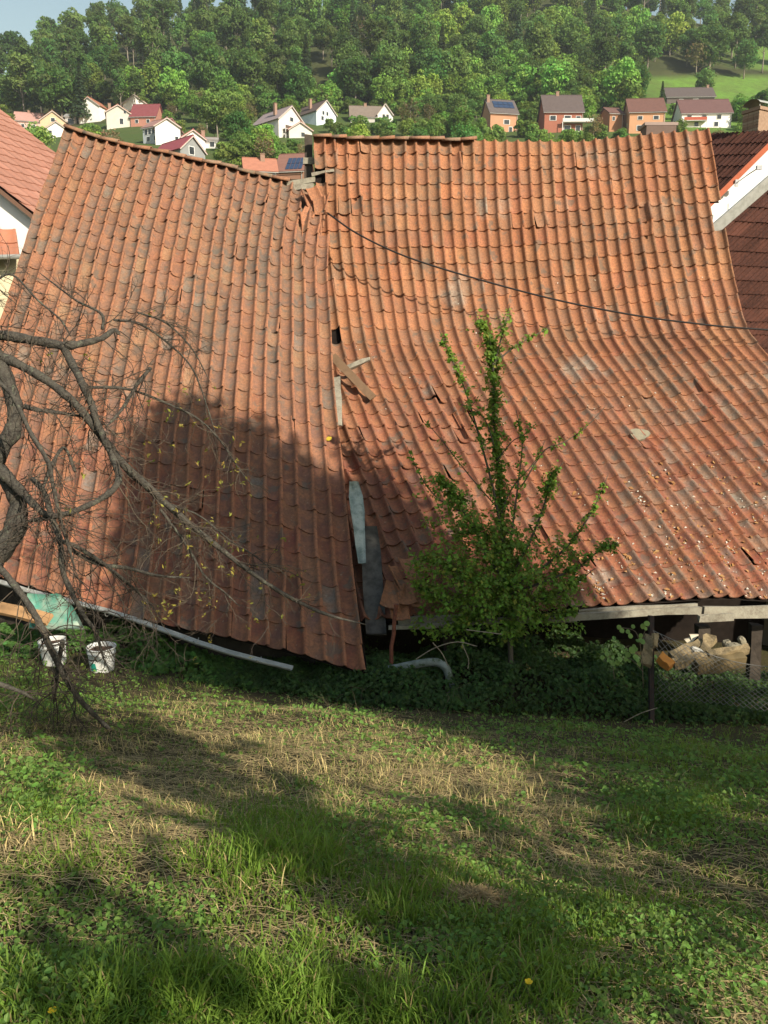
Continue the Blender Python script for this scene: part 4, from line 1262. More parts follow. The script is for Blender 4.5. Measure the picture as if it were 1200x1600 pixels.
# rusty rod and black post
def rod(name, top, px, py, r, material, label, cat, d):
    a = at(*top, d); b = at(px, py, d)
    g = H(b[0], b[1])
    b2 = b + (b - a) * 0
    b2[2] = min(b[2], g - .05)
    mb = MB()
    pts = [a + (b2 - a) * t + rng.normal(0, .004, 3) for t in np.linspace(0, 1, 8)]
    mb.tube(pts, r, 8)
    mb.tube([a + np.array([0, 0, .002]), a + np.array([0, 0, .03])], r * 1.25, 8)
    return tag(mb.build(name, material), label, cat)
rod('iron_rod', (619, 948), 605, 1078, .024, M['rust'], 'thin rusty iron rod leaning before the ivy', 'rod', 9.5)

# wire fence on the right
ft = thing('wire_fence', 'sagging rusty wire mesh fence with black post at the barn corner', 'fence', tuple(on_ground(1030, 1105)))
fp0 = at(1017, 962, 9.1); fg = at(1023, 1080, 9.05)
mb = MB(); mb.beam(fp0, np.array([fg[0], fg[1], H(fg[0], fg[1]) - .1]), .05, .05, up=(0, 1, 0), wob=.003); mb.build('post', M['iron'], ft)
fp1 = at(1330, 1000, 8.9); fg1 = at(1330, 1120, 8.8)
mb = MB(); mb.beam(fp1, fg1 + np.array([0, 0, -.2]), .05, .05, up=(0, 1, 0), wob=.003); mb.build('post', M['iron'], ft)
TL, TR_, BL_, BR_ = at(1020, 985, 9.05), at(1330, 1052, 9.1), at(1024, 1095, 9.0), at(1330, 1128, 9.0)
def fpt(s, t):
    top = TL + (TR_ - TL) * s + np.array([0, 0, -.16]) * math.sin(s * 3.14) * (1 - .3 * s)
    bot = BL_ + (BR_ - BL_) * s
    return top + (bot - top) * t + np.array([0, -1, 0]) * .10 * math.sin(t * 3 + s * 5)
wires = MB()
NX, NZ = 30, 10
for fam in (1, -1):
    for k in range(-NZ, NX + NZ):
        pts = []
        for j in range(NZ + 1):
            s = (k + fam * j * 1.0) / NX
            if 0 <= s <= 1: pts.append(fpt(s, j / NZ))
        if len(pts) > 2: wires.tube(pts, .0032, 3, cap=False)
wires.tube([fpt(s, 0) for s in np.linspace(0, 1, 14)], .004, 4, cap=False)
wires.build('mesh', M['wire'], ft)

# broken timber in the dark opening
def timber(name, a, b, w, h, material, label, cat='log', wob=.012, group=None):
    mb = MB(); mb.beam(at(*a), at(*b), w, h, up=(0, -.3, 1), wob=wob)
    return tag(mb.build(name, material), label, cat, group)
timber('log', (1050, 1028, 9.3), (1100, 1004, 9.5), .12, .10, M['log'], 'slanting mossy log leaning on the rubble behind the wire')
timber('log', (1052, 1037, 9.2), (1104, 1026, 9.2), .09, .09, M['log'], 'short squared log lying before the slanting one')
timber('log', (1106, 1027, 9.2), (1170, 1014, 9.3), .09, .10, M['log'], 'long pale log at the end of the rubble')
timber('log', (1085, 1040, 9.15), (1162, 1030, 9.25), .14, .16, plain('earthy log', (.17, .125, .06), scale=9, amt=.6), 'thick earthy log lying under the pale log')
timber('log', (1098, 1022, 9.35), (1110, 995, 9.5), .10, .10, M['log'], 'stubby upright log between the slanting log and stones')
timber('fence_stake', (1009, 1040, 9.0), (1016, 990, 9.1), .10, .05, M['log'], 'flat pale wooden stake standing beside the black post', 'stake')
timber('fence_stake', (1025, 1010, 8.95), (1023, 990, 9.0), .03, .03, M['log'], 'narrow stake right behind the black post', 'stake')
def rock(px, py, d, s, label, material=None, cat='stone', name='stone'):
    r = np.random.default_rng(int(px * 3 + py))
    P = at(px, py, d)
    V, F = [], []
    a, b = 9, 6
    for i in range(b + 1):
        th = math.pi * i / b
        for j in range(a):
            ph = 2 * math.pi * j / a
            V.append(np.array([math.sin(th) * math.cos(ph), math.sin(th) * math.sin(ph), math.cos(th)]) * (1 + r.normal(0, .10)))
    F = [[i * a + j, (i + 1) * a + j, (i + 1) * a + (j + 1) % a, i * a + (j + 1) % a] for i in range(b) for j in range(a)]
    V = np.sign(V) * np.abs(V) ** .75 * np.array(s) @ np.array(Matrix.Rotation(r.uniform(-.4, .4), 3, 'Y')).T + P
    return tag(mesh_obj(name, V, np.array(F), material or M['stone'], None, False), label, cat)
rock(1136, 1006, 9.5, (.055, .055, .045), 'round stone on the rubble heap')
rock(1146, 1011, 9.4, (.11, .08, .045), 'flat stone under the round one on the rubble')
rock(1160, 1003, 9.5, (.045, .045, .07), 'upright knobbly stone at the end of the rubble')
rock(1090, 1016, 9.35, (.08, .05, .03), 'white rubble lump wedged under the slanting log', plain('pale rubble', (.5, .48, .42)))
mb = MB()
for (x0, y0, x1, y1, x2, y2) in ((1070, 1000, 1092, 992, 1076, 1007), (1078, 992, 1092, 992, 1082, 1003)):
    p = [at(x0, y0, 9.6), at(x1, y1, 9.6), at(x2, y2, 9.55)]
    mb.add(p + [q + np.array([0, .03, 0]) for q in p], [[0, 1, 4, 3], [1, 2, 5, 4], [2, 0, 3, 5]]); mb.f.append(np.array([[mb.n - 6, mb.n - 5, mb.n - 4], [mb.n - 1, mb.n - 2, mb.n - 3]]))
tag(mb.build('shard', plain('pale shard', (.6, .52, .38))), 'pale jagged shard standing in the dark opening', 'shard')
mb = MB(); mb.beam(at(1030, 1026, 8.95), at(1049, 1043, 8.85), .085, .11, up=(0, -.6, 1), wob=.006)
tag(mb.build('brick', M['brickface']), 'bright orange broken brick beside the black post', 'brick')

# flat stone and bits on the right roof
P, n = surf(995, 686, 'r')
sv = []
for i in range(14):
    a = i / 14 * 6.283
    q = .16 * (1 + .12 * math.sin(a * 3 + 1)) * np.array([1.15 * math.cos(a), .8 * math.sin(a)])
    t1 = np.cross([0, 0, 1.0], n); t1 /= np.linalg.norm(t1); t2 = np.cross(n, t1)
    sv.append(P + n * .11 + t1 * (q[0] + .3 * q[1]) + t2 * q[1])
sv = np.array(sv)
mbs = MB(); mbs.add(np.concatenate([sv, sv * 1.0 - n * .035]), np.array([[i, 14 + i, 14 + (i + 1) % 14, (i + 1) % 14] for i in range(14)])); mbs.f.append(np.array([list(range(14)), ])); mbs.f.append(np.array([list(range(27, 13, -1))]))
tag(mbs.build('slate', M['stone']), 'flat rounded grey stone lying on the orange pantiles', 'stone')
P, n = surf(690, 648, 'r')
P, n = surf(515, 693, 'l')
V = .7 * np.array([[-.05, -.045, 0], [0, -.06, .004], [.055, -.02, 0], [.05, .05, 0], [-.02, .06, .004], [-.06, .02, 0]])
tag(mesh_obj('fallen_leaf', V @ np.array(Vector(n).to_track_quat('Z', 'Y').to_matrix()).T + P + n * .10, np.array([[0, 1, 2, 3, 4, 5]]), plain('yellow leaf', (.45, .32, .03)), None), 'single yellow leaf lying on the sagging roof', 'leaf')

# cable
cp = [(512, 333, 14.75), (560, 366, 14.5), (640, 403, 14.35), (760, 440, 14.25), (880, 471, 14.1), (1000, 494, 13.9), (1100, 507, 13.75), (1165, 513, 13.65), (1320, 523, 13.4)]
mb = MB()
ctrl = np.array([at(*p) for p in cp])
mb.tube(hermite(np.arange(len(ctrl)), ctrl, np.linspace(0, len(ctrl) - 1, 50)), .017, 6)
tag(mb.build('cable', M['cable'], None, True), 'black cable sagging across the orange barn roof', 'cable')

# white petals and brown litter that lie on the right roof
def roof_bits(n, size, cols, name, label, seed, band):
    r = np.random.default_rng(seed)
    V, F, C = [], [], []
    k = 0
    while k < n:
        x, y = band(r)
        P, nn = surf(x, y, 'r')
        if P is None: continue
        t1 = np.cross(nn, r.normal(0, 1, 3)); t1 /= np.linalg.norm(t1)
        t2 = np.cross(nn, t1)
        s = size * (.5 + r.random())
        c = P + nn * (.05 + .035 * r.random())
        V += [c - t1 * s, c - t2 * s * .6 + nn * .008, c + t1 * s, c + t2 * s * .6 + nn * .01]
        F.append([k * 4, k * 4 + 1, k * 4 + 2, k * 4 + 3])
        C += [np.array(cols[r.integers(len(cols))]) * (.8 + .4 * r.random())] * 4
        k += 1
    o = mesh_obj(name, np.array(V), np.array(F), M['straw'], None, False, np.array(C))
    tag(o, label, name.split('_')[-1], kind='stuff')
def band1(r):
    t = r.random() ** .6
    return 1200 - 330 * r.random() ** 1.1 * (.4 + .6 * t), 700 + 245 * t
clump = [(np.random.default_rng(4).uniform(930, 1190), np.random.default_rng(4 + i).uniform(735, 940), i) for i in range(1)]
rc = np.random.default_rng(9)
CL = [(rc.uniform(900, 1200), rc.uniform(735, 942)) for i in range(70)]
def band2(r):
    if r.random() < .35: return band1(r)
    c = CL[r.integers(len(CL))]
    t = r.normal(0, 12)
    return min(1199, c[0] + t * .62 + r.normal(0, 3)), min(946, c[1] + t + r.normal(0, 2))
roof_bits(330, .018, [(.58, .55, .47), (.50, .45, .37), (.54, .50, .43)], 'fallen_petals', 'scattered white petals on the lower pantiles', 5, band2)
roof_bits(380, .030, [(.36, .18, .07), (.30, .15, .06), (.42, .24, .10)], 'leaf_litter', 'brown leaf litter caught in the pantile troughs', 6, band2)
roof_bits(110, .014, [(.7, .66, .58), (.6, .55, .45)], 'fallen_petals', 'sparse white petals on the middle of the pantile roof', 7, lambda r: (r.uniform(540, 1190), r.uniform(420, 760)))

# ------------------------------------------------------------------ old fruit tree on the left
FT = thing('fruit_tree', 'gnarled old fruit tree with bare drooping branches over the sagging roof', 'tree', tuple(np.array([-3.6, 5.6, H(-3.6, 5.6)])))
def limb_pts(pp, n=None):
    c = np.array([at(x, y, d) for x, y, d, r in pp])
    rr = np.array([r for *_, r in pp])
    n = n or max(6, len(pp) * 5)
    q = np.linspace(0, len(pp) - 1, n)
    return hermite(np.arange(len(pp)), c, q), np.interp(q, np.arange(len(pp)), rr)
K = 1 / 1250.
LIMBS = [  # (px, py, distance, radius in px)
    [(-160, 1180, 6.0, 40), (-140, 1050, 6.0, 36), (-90, 950, 6.0, 33), (-30, 885, 6.0, 30), (15, 840, 6.0, 25), (28, 795, 6.0, 19), (18, 760, 6.0, 17), (-8, 730, 6.0, 19), (-5, 712, 6.0, 19), (18, 675, 6.0, 17), (24, 640, 6.0, 16), (10, 595, 6.0, 16), (-4, 560, 6.0, 15), (-20, 540, 6.0, 14)],
    [(-60, 500, 6.1, 14), (-20, 520, 6.1, 13), (20, 526, 6.1, 11), (60, 533, 6.1, 10), (100, 540, 6.1, 9.5), (130, 536, 6.2, 7.5), (160, 528, 6.3, 6), (178, 516, 6.4, 5), (188, 524, 6.4, 4)],
    [(98, 540, 6.1, 9), (112, 567, 6.1, 8.5), (130, 602, 6.0, 8), (143, 632, 6.0, 7.5), (152, 660, 6.0, 7), (164, 688, 6.0, 7), (175, 712, 6.0, 7), (185, 740, 5.95, 7.5), (182, 758, 5.9, 7), (160, 778, 5.85, 6.5), (120, 797, 5.8, 6), (80, 808, 5.8, 5.5), (40, 815, 5.9, 5)],
    [(-10, 553, 6.0, 12), (22, 566, 6.0, 10), (60, 586, 6.0, 9), (100, 615, 6.0, 8.5), (130, 645, 6.0, 8.5), (165, 690, 6.1, 9), (190, 722, 6.2, 8.5), (225, 755, 6.3, 8), (265, 792, 6.5, 7), (300, 822, 6.6, 6.5), (350, 862, 6.8, 5.5), (400, 900, 6.9, 4.6), (450, 932, 7.0, 4), (510, 960, 7.0, 3.2), (572, 976, 7.0, 2)],
    [(0, 735, 5.9, 14), (18, 752, 5.9, 12), (40, 775, 5.9, 9), (60, 795, 5.8, 7), (82, 812, 5.8, 6)],
    [(50, 748, 5.85, 6), (70, 770, 5.8, 6), (80, 805, 5.8, 6), (95, 850, 5.75, 6), (98, 890, 5.7, 6), (112, 925, 5.7, 6), (130, 960, 5.7, 5), (150, 990, 5.75, 4), (165, 1040, 5.8, 2.5)],
    [(-15, 870, 5.6, 8), (15, 905, 5.55, 7.5), (40, 938, 5.5, 7.5), (60, 970, 5.5, 7), (85, 1025, 5.55, 7), (115, 1080, 5.65, 6), (150, 1120, 5.8, 5), (185, 1152, 6.0, 4)],
    [(-10, 590, 5.5, 4), (20, 620, 5.5, 4.5), (50, 680, 5.5, 5), (75, 722, 5.5, 5), (85, 770, 5.55, 4), (100, 830, 5.6, 3.5), (118, 890, 5.6, 3)],
    [(38, 635, 6.0, 6), (60, 641, 6.0, 4.5), (100, 646, 6.05, 3.5), (135, 652, 6.1, 3)],
    [(110, 858, 5.8, 5), (150, 880, 5.9, 4.5), (200, 888, 6.1, 4), (250, 900, 6.3, 3), (300, 903, 6.5, 2)],
    [(140, 605, 6.1, 3.5), (200, 608, 6.4, 3), (260, 630, 6.6, 2.6), (310, 655, 6.8, 2.2), (345, 690, 6.9, 1.8), (375, 735, 7.0, 1.4), (400, 765, 7.0, 1)],
    [(200, 740, 6.3, 3.5), (260, 785, 6.6, 2.6), (310, 805, 6.8, 2.2), (360, 845, 6.9, 1.8), (400, 870, 7.0, 1.4), (440, 905, 7.0, 1)],
    [(250, 795, 6.5, 3.2), (290, 850, 6.6, 3), (320, 900, 6.7, 2.6), (350, 925, 6.8, 2), (375, 948, 6.8, 1.4)],
    [(178, 500, 6.4, 2.6), (215, 505, 6.6, 2.6), (255, 530, 6.8, 2.2), (300, 575, 6.9, 1.8), (325, 640, 7.0, 1.4), (340, 690, 7.0, 1)],
    [(215, 488, 6.6, 2.2), (260, 505, 6.8, 2), (300, 545, 6.9, 1.6), (330, 600, 7.0, 1)],
    [(235, 575, 6.5, 4), (215, 600, 6.4, 4), (190, 640, 6.3, 3.5), (165, 668, 6.2, 3)],
    [(95, 845, 5.75, 5), (120, 855, 5.75, 5), (160, 880, 5.9, 4.5), (210, 920, 6.2, 3), (250, 960, 6.4, 2)],
    [(-20, 1062, 5.0, 6), (30, 1080, 5.1, 4.5), (58, 1095, 5.2, 3)],
    [(98, 1000, 5.6, 5), (88, 1060, 5.7, 4.5), (84, 1100, 5.9, 4)],
    [(118, 738, 6.0, 3), (100, 700, 6.0, 3.5), (80, 730, 5.9, 4), (66, 765, 5.85, 4)],
    [(-60, 470, 6.2, 5), (-10, 440, 6.2, 3), (20, 430, 6.2, 2), (60, 470, 6.2, 2), (95, 500, 6.2, 2), (110, 525, 6.2, 2.5)],
    [(160, 515, 6.3, 3.5), (158, 490, 6.3, 3), (120, 470, 6.3, 2.2), (80, 440, 6.3, 1.6), (60, 425, 6.3, 1)],
]
allp = []
tr_names = ['trunk'] + ['limb'] * 30
for k, pp in enumerate(LIMBS):
    pp = [(x, y, d, r * .74) for x, y, d, r in pp]
    pts, rad = limb_pts(pp, len(pp) * 6)
    rad_m = rad * K * pix(pts)[2]
    g = np.random.default_rng(40 + k)
    big = rad_m > .02
    pts = pts + g.normal(0, 1, pts.shape) * (rad_m * .05)[:, None]
    rad_m = rad_m * (1 + .07 * np.sin(np.arange(len(rad_m)) * .9 + k) + g.normal(0, .03, len(rad_m)))
    rad_m[-4:] *= np.array([.9, .75, .55, .3])
    mb = MB()
    mb.tube(pts, rad_m, 10 if rad_m.max() > .03 else 7)
    mb.build(tr_names[k], M['bark'], FT, True)
    allp.append((pts, rad_m))
tw = MB(); buds = []
g = np.random.default_rng(77)
def twig(p, d, L, r, depth):
    n = max(4, int(L / .035))
    pts = [p]
    d = d / np.linalg.norm(d)
    dv = d.copy()
    for i in range(n):
        dv = dv + g.normal(0, .20, 3) + np.array([0, 0, -.035])
        dv /= np.linalg.norm(dv)
        pts.append(pts[-1] + dv * L / n)
    pts = np.array(pts)
    c = mixcol((.050, .038, .030), (.15, .12, .08), g.random() ** 2)
    tw.tube(pts, np.linspace(r, r * .35, len(pts)), 4, color=c, cap=False)
    if depth > 0:
        for k in range(g.integers(2, 5)):
            i = g.integers(1, len(pts) - 1)
            side = np.cross(pts[i + 1] - pts[i], g.normal(0, 1, 3)); side /= np.linalg.norm(side) + 1e-9
            twig(pts[i], side * .8 + (pts[i + 1] - pts[i]) / (L / n) * .7, L * g.uniform(.3, .65), r * .62, depth - 1)
    for i in range(1, len(pts)):
        if g.random() < .20:            # short spurs
            s = g.normal(0, 1, 3); s /= np.linalg.norm(s)
            tw.tube([pts[i], pts[i] + s * .018, pts[i] + s * .03], [r * .5, r * .45, r * .3], 3, color=c, cap=False)
    buds.append((pts[-1], dv))
    for i in range(2, len(pts)):
        if g.random() < .05: buds.append((pts[i], dv))
for k, (pts, rad_m) in enumerate(allp):
    L = np.linalg.norm(np.diff(pts, axis=0), axis=1).sum()
    px_, py_, _ = pix(pts)
    nt = int(L * (19 if k not in (0,) else 8))
    for q in range(nt):
        i = g.integers(1, len(pts) - 1)
        if px_[i] < -60 or px_[i] > 470 and g.random() < .6: continue
        tdir = pts[i + 1] - pts[i - 1]; tdir /= np.linalg.norm(tdir)
        s = np.cross(tdir, g.normal(0, 1, 3)); s /= np.linalg.norm(s)
        low = py_[i] > 760 and px_[i] < 220
        thin = rad_m[i] < .012
        Lt = g.uniform(.15, .62) * (1.35 if low else 1.0) * (.8 if thin else 1)
        dr = s + tdir * .5 + np.array([0, 0, .1 if g.random() < .5 else -.5])
        dr[1] *= .6
        twig(pts[i], dr, Lt, g.uniform(.0028, .0052) * (.75 if thin else 1), 2 if g.random() < .45 else 1)
tag(tw.build('twigs', M['twig'], FT, True), kind='stuff')
# young yellow-green leaf tufts at the twig ends
bp = np.array([b for b, _ in buds]); g.shuffle(bp)
bx, by, _ = pix(bp)
wgt = np.where((bx > 230) & (by > 600), .09, .008)
bp = bp[g.random(len(bp)) < wgt]
tips = np.repeat(bp, 3, axis=0) + g.normal(0, .012, (len(bp) * 3, 3))
V, F = leaf_quads(tips, g.normal(0, 1, tips.shape), .011 + .014 * g.random(len(tips)), g, 2.2)
c = np.array([[.30, .26, .055]]) * (.6 + .7 * g.random((len(tips), 1))) * (1 + g.normal(0, .1, (len(tips), 3)))
tag(mesh_obj('leaf_buds', V, F, M['leaf'], FT, False, np.repeat(np.clip(c, .01, 1), 4, axis=0)), kind='stuff')

# ------------------------------------------------------------------ leafy young tree before the right eave
BD = 9.55
bb = at(796, 1010, BD); bb = np.array([bb[0], bb[1], H(bb[0], bb[1])])
YT = thing('young_tree', 'slender young tree with small bright leaves growing before the eave', 'tree', tuple(bb))
g = np.random.default_rng(123)
STEMS = [
    ([(800, 1075), (797, 1000), (793, 930), (790, 870), (783, 800), (779, 730), (772, 660), (771, 590), (766, 540), (742, 486)], 4.6, 1.75),
    ([(789, 870), (772, 770), (748, 680), (727, 610), (703, 555), (686, 515)], 2.4, 0.37),
    ([(770, 580), (780, 540), (790, 505), (797, 476)], 1.8, 0.30),
    ([(769, 570), (800, 545), (828, 528), (858, 512)], 1.6, 0.22),
    ([(793, 920), (760, 860), (725, 800), (700, 765), (680, 742)], 3.0, 1.10),
    ([(793, 930), (735, 905), (690, 880), (650, 872)], 2.6, 1.10),
    ([(794, 950), (720, 945), (670, 930), (642, 905)], 2.4, 1.00),
    ([(792, 900), (800, 830), (809, 760), (816, 690), (806, 640)], 2.2, 0.21),
    ([(793, 910), (826, 850), (850, 790), (858, 755), (880, 722)], 2.6, 0.48),
    ([(794, 920), (850, 885), (890, 850), (912, 820), (930, 790), (950, 742)], 2.6, 0.30),
    ([(794, 930), (860, 905), (905, 885), (940, 858), (972, 848)], 2.4, 0.60),
    ([(795, 950), (850, 935), (890, 918), (930, 888)], 2.4, 0.60),
    ([(815, 760), (850, 705), (880, 692), (915, 668), (945, 636)], 1.2, 0.10),
    ([(783, 800), (735, 745), (692, 690), (663, 656)], 1.2, 0.10),
    ([(720, 800), (680, 775), (655, 740), (636, 698)], 1.2, 0.10),
    ([(795, 960), (760, 950), (730, 970), (690, 990)], 2.0, 1.00),
    ([(795, 960), (830, 965), (870, 962), (915, 955)], 2.0, 0.80),
    ([(793, 900), (775, 850), (745, 830), (700, 845)], 2.0, 0.90),
    ([(783, 800), (802, 760), (835, 722), (852, 688)], 1.4, 0.15),
    ([(773, 700), (760, 660), (742, 640), (720, 632)], 1.0, 0.15),
    ([(776, 720), (800, 690), (818, 680), (838, 662)], 1.0, 0.13),
]
LP, LD = [], []
for k, (pp, r0, dens) in enumerate(STEMS):
    dd = BD + g.uniform(-.25, .25)
    c = np.array([at(x, y, BD + (dd - BD) * i / (len(pp) - 1) * 1.5) for i, (x, y) in enumerate(pp)])
    q = np.linspace(0, len(pp) - 1, len(pp) * 5)
    pts = hermite(np.arange(len(pp)), c, q)
    if k == 0: pts[0][2] = min(pts[0][2], bb[2])
    rad = np.linspace(r0, .5, len(pts)) * K * BD
    mb = MB(); mb.tube(pts, rad, 7, color=(.10, .085, .06)); mb.build('trunk' if k == 0 else 'branch', M['twig'], YT, True)
    L = np.linalg.norm(np.diff(pts, axis=0), axis=1).sum()
    px_, py_, _ = pix(pts)
    for z in range(int(L * 95 * dens)):
        t = g.random() ** .8
        i = int(t * (len(pts) - 2))
        if k == 0 and py_[i] > 985: continue
        wide = .13 if k == 0 and py_[i] < 800 else np.interp(t, [0, 1], [.30, .08])
        if dens < .5: wide *= .6
        sd = g.normal(0, 1, 3) + np.array([0, 0, .45]); sd /= np.linalg.norm(sd)
        Lt = wide * (.25 + 1.5 * g.random() ** 2.2)
        e = pts[i] + sd * Lt
        mid = pts[i] + sd * Lt * .5 + g.normal(0, .01, 3)
        MBt = MB() if False else None
        LP.append(np.linspace(pts[i] * .4 + mid * .6, e, 7) + g.normal(0, .018, (7, 3)))
        LD.append(np.tile(sd * .3 + np.array([.1, -.3, .8]), (7, 1)))
        if z % 2 == 0:
            twb = globals().setdefault('_yt', MB()); twb.tube([pts[i], mid, e], [.004, .003, .0012], 3, color=(.12, .10, .06), cap=False)
for (cx, cy, rx, ry) in [(690, 770, 45, 32), (720, 820, 60, 40), (700, 890, 60, 45), (760, 880, 55, 60), (800, 850, 40, 50), (840, 900, 60, 45), (872, 860, 40, 30), (720, 940, 75, 35), (790, 945, 85, 38), (860, 755, 20, 36), (885, 925, 45, 28), (655, 880, 26, 26), (760, 985, 80, 24), (850, 975, 70, 22), (690, 975, 50, 22), (800, 910, 90, 50), (730, 900, 80, 50)]:
    for z in range(int(rx * ry / 36)):
        v = g.normal(0, 1, 3); v /= np.linalg.norm(v); v *= g.random() ** .45
        e = at(cx + v[0] * rx, cy + v[2] * -ry, BD + v[1] * rx * BD / FPX)
        LP.append(e + g.normal(0, .035, (7, 3))); LD.append(np.tile(np.array([.1, -.3, .8]) + v * .5, (7, 1)))
        if z % 3 == 0: _yt.tube([e - v * .08, e + g.normal(0, .06, 3)], [.003, .0012], 3, color=(.12, .10, .06), cap=False)
LP, LD = np.concatenate(LP), np.concatenate(LD)
tag(_yt.build('twigs', M['twig'], YT, True), kind='stuff')
n = len(LP)
V, F = leaf_quads(LP, LD, .020 + .036 * g.random(n) ** 1.4, g, 1.35)
c = np.array([[.155, .265, .036]]) * (.55 + .75 * g.random((n, 1))) * (1 + g.normal(0, .10, (n, 3)))
yel = g.random(n) < .06
c[yel] = np.array([.30, .30, .05]) * (.7 + .5 * g.random((yel.sum(), 1)))
mesh_obj('crown', V, F, M['leaf'], YT, False, np.repeat(np.clip(c, .01, 1), 4, axis=0))

# round-leaved sapling in the opening
sp = at(1003, 1060, 8.75)
SG = thing('sapling', 'sapling with round pale green leaves lit before the dark opening', 'sapling', (sp[0], sp[1], H(sp[0], sp[1])))
mb = MB()
for pp in ([(1005, 1075), (1003, 1030), (998, 1000), (990, 985), (965, 980)], [(1000, 1010), (1008, 985), (1014, 978)], [(1003, 1030), (985, 1010), (975, 1014)], [(1005, 1050), (985, 1030), (965, 1030)], [(960, 1060), (955, 1030), (945, 1022)]):
    mb.tube(hermite(np.arange(len(pp)), np.array([at(x, y, 8.75) for x, y in pp]), np.linspace(0, len(pp) - 1, 14)), .005, 5, color=(.13, .10, .06))
mb.build('stem', M['twig'], SG, True)
k = 0
for (x, y) in [(967, 982), (975, 985), (982, 987), (985, 995), (987, 981), (1000, 1000), (1003, 1003), (990, 1007), (972, 1013), (985, 1016), (992, 1013), (1008, 983), (1011, 978), (1004, 993), (995, 999), (984, 1022), (990, 1018), (978, 1030), (985, 1033), (993, 1028), (970, 1028), (965, 1033), (1000, 1030), (950, 1022), (944, 1026), (955, 1035), (946, 1016), (960, 1040), (998, 1036), (1006, 978)]:
    P = at(x + g.normal(0, 1.5), y + g.normal(0, 1.5), 8.7 + g.uniform(-.08, .08))
    nn = np.array([g.normal(.3, .3), -1 + g.normal(0, .2), .7 + g.normal(0, .3)]); nn /= np.linalg.norm(nn)
    t1 = np.cross(nn, g.normal(0, 1, 3)); t1 /= np.linalg.norm(t1); t2 = np.cross(nn, t1)
    s = g.uniform(.022, .034)
    V = [P] + [P + (t1 * math.cos(a) * s * (1.12 if j == 0 else 1) + t2 * math.sin(a) * s) - nn * .006 for j, a in enumerate(np.arange(10) * .6283)]
    F = [[0, 1 + j, 1 + (j + 1) % 10] for j in range(10)]
    c = np.array([.22, .36, .09]) * g.uniform(.75, 1.15)
    mesh_obj('leaf', np.array(V), np.array(F), M['leaf'], SG, True, np.tile(c, (11, 1)))

# ------------------------------------------------------------------ undergrowth, turf and straw
def gpts(n, y0, y1, seed, power=1.6, margin=1.06):
    """points spread over the visible slope, denser near the camera"""
    r = np.random.default_rng(seed)
    t = r.random(n)
    a, b = y0 ** (1 - power), y1 ** (1 - power)
    y = (a + (b - a) * t) ** (1 / (1 - power))
    hw = (y * 1.09) * .50 * margin + .1
    x = (r.random(n) * 2 - 1) * hw
    return np.column_stack([x, y, H(x, y)])

def blob(px_, py_, blobs):
    w = np.zeros(len(px_))
    for bx, by, rx, ry, s in blobs:
        w = np.maximum(w, s * np.exp(-(((px_ - bx) / rx) ** 2 + ((py_ - by) / ry) ** 2)))
    return w

def blades(P, h, w, lean, seed, col):
    r = np.random.default_rng(seed)
    n = len(P)
    a = r.random(n) * 6.283
    s = np.stack([np.cos(a), np.sin(a), np.zeros(n)], -1) * w[:, None] * .5
    b = r.random(n) * 6.283
    L = np.stack([np.cos(b), np.sin(b), np.zeros(n)], -1) * (lean * h)[:, None]
    up = np.zeros((n, 3)); up[:, 2] = h
    P = P - np.array([0, 0, .008])
    m1 = P + up * .5 + L * .28
    m2 = P + up * .86 + L * .75
    tp = P + up * (1.0 - .12 * lean[:, None]) + L * 1.12
    V = np.stack([P - s, P + s, m1 - s * .85, m1 + s * .85, m2 - s * .5, m2 + s * .5, tp - s * .06, tp + s * .06], 1).reshape(-1, 3)
    base = np.arange(n)[:, None] * 8
    F = np.concatenate([base + np.array([[0, 1, 3, 2]]), base + np.array([[2, 3, 5, 4]]), base + np.array([[4, 5, 7, 6]])])
    return V, F, np.repeat(col, 8, axis=0)

GREEN = [(560, 1480, 330, 120, 1), (420, 1340, 170, 90, .85), (330, 1560, 400, 80, 1), (130, 1330, 90, 40, .8), (60, 1250, 80, 60, .7), (700, 1560, 330, 90, 1.1), (1040, 1270, 90, 60, .8), (1000, 1450, 150, 100, .5), (630, 1300, 60, 30, .5), (1100, 1180, 200, 60, .55), (900, 1130, 200, 30, .5), (50, 1070, 160, 60, .6), (250, 1065, 200, 40, .5), (480, 1250, 30, 40, .4)]
STRAW = [(420, 1160, 260, 60, 1), (700, 1220, 200, 60, 1.1), (560, 1170, 180, 50, 1), (830, 1280, 150, 50, .8), (250, 1250, 230, 70, .8), (120, 1180, 160, 70, .7), (520, 1290, 250, 60, .7), (700, 1330, 200, 60, .6), (740, 1430, 60, 35, 1.3), (60, 1290, 100, 50, .5), (900, 1330, 140, 60, .6), (330, 1120, 120, 40, .8)]
# grass
P = gpts(170000, 1.35, 11.5, 1)
px_, py_, d_ = pix(P)
patchy = value_noise(P[:, 0] + 20, P[:, 1] + 20, 11, .33) * .6 + value_noise(P[:, 0] + 20, P[:, 1] + 20, 12, .11) * .4
dens = np.clip(blob(px_, py_, GREEN) * .95 + .42 - .25 * blob(px_, py_, STRAW), .05, 1) * np.clip((patchy - .30) * 3.2, .14, 1)
r = np.random.default_rng(2)
kp = r.random(len(P)) < dens
P, px_, py_, pa = P[kp], px_[kp], py_[kp], patchy[kp]
n = len(P)
gw = blob(px_, py_, GREEN)
h = (.03 + .095 * gw * (.2 + 1.1 * pa ** 1.5)) * (.45 + .95 * r.random(n))
col = np.array([.15, .26, .034]) * (.55 + .75 * r.random((n, 1))) * np.array([1, 1, 1])
t = r.random((n, 1)) ** 2 * .6
col = col * (1 - t) + np.array([.20, .26, .045]) * t
dry = r.random(n) < .07
col[dry] = np.array([.34, .26, .12]) * (.6 + .6 * r.random((dry.sum(), 1)))
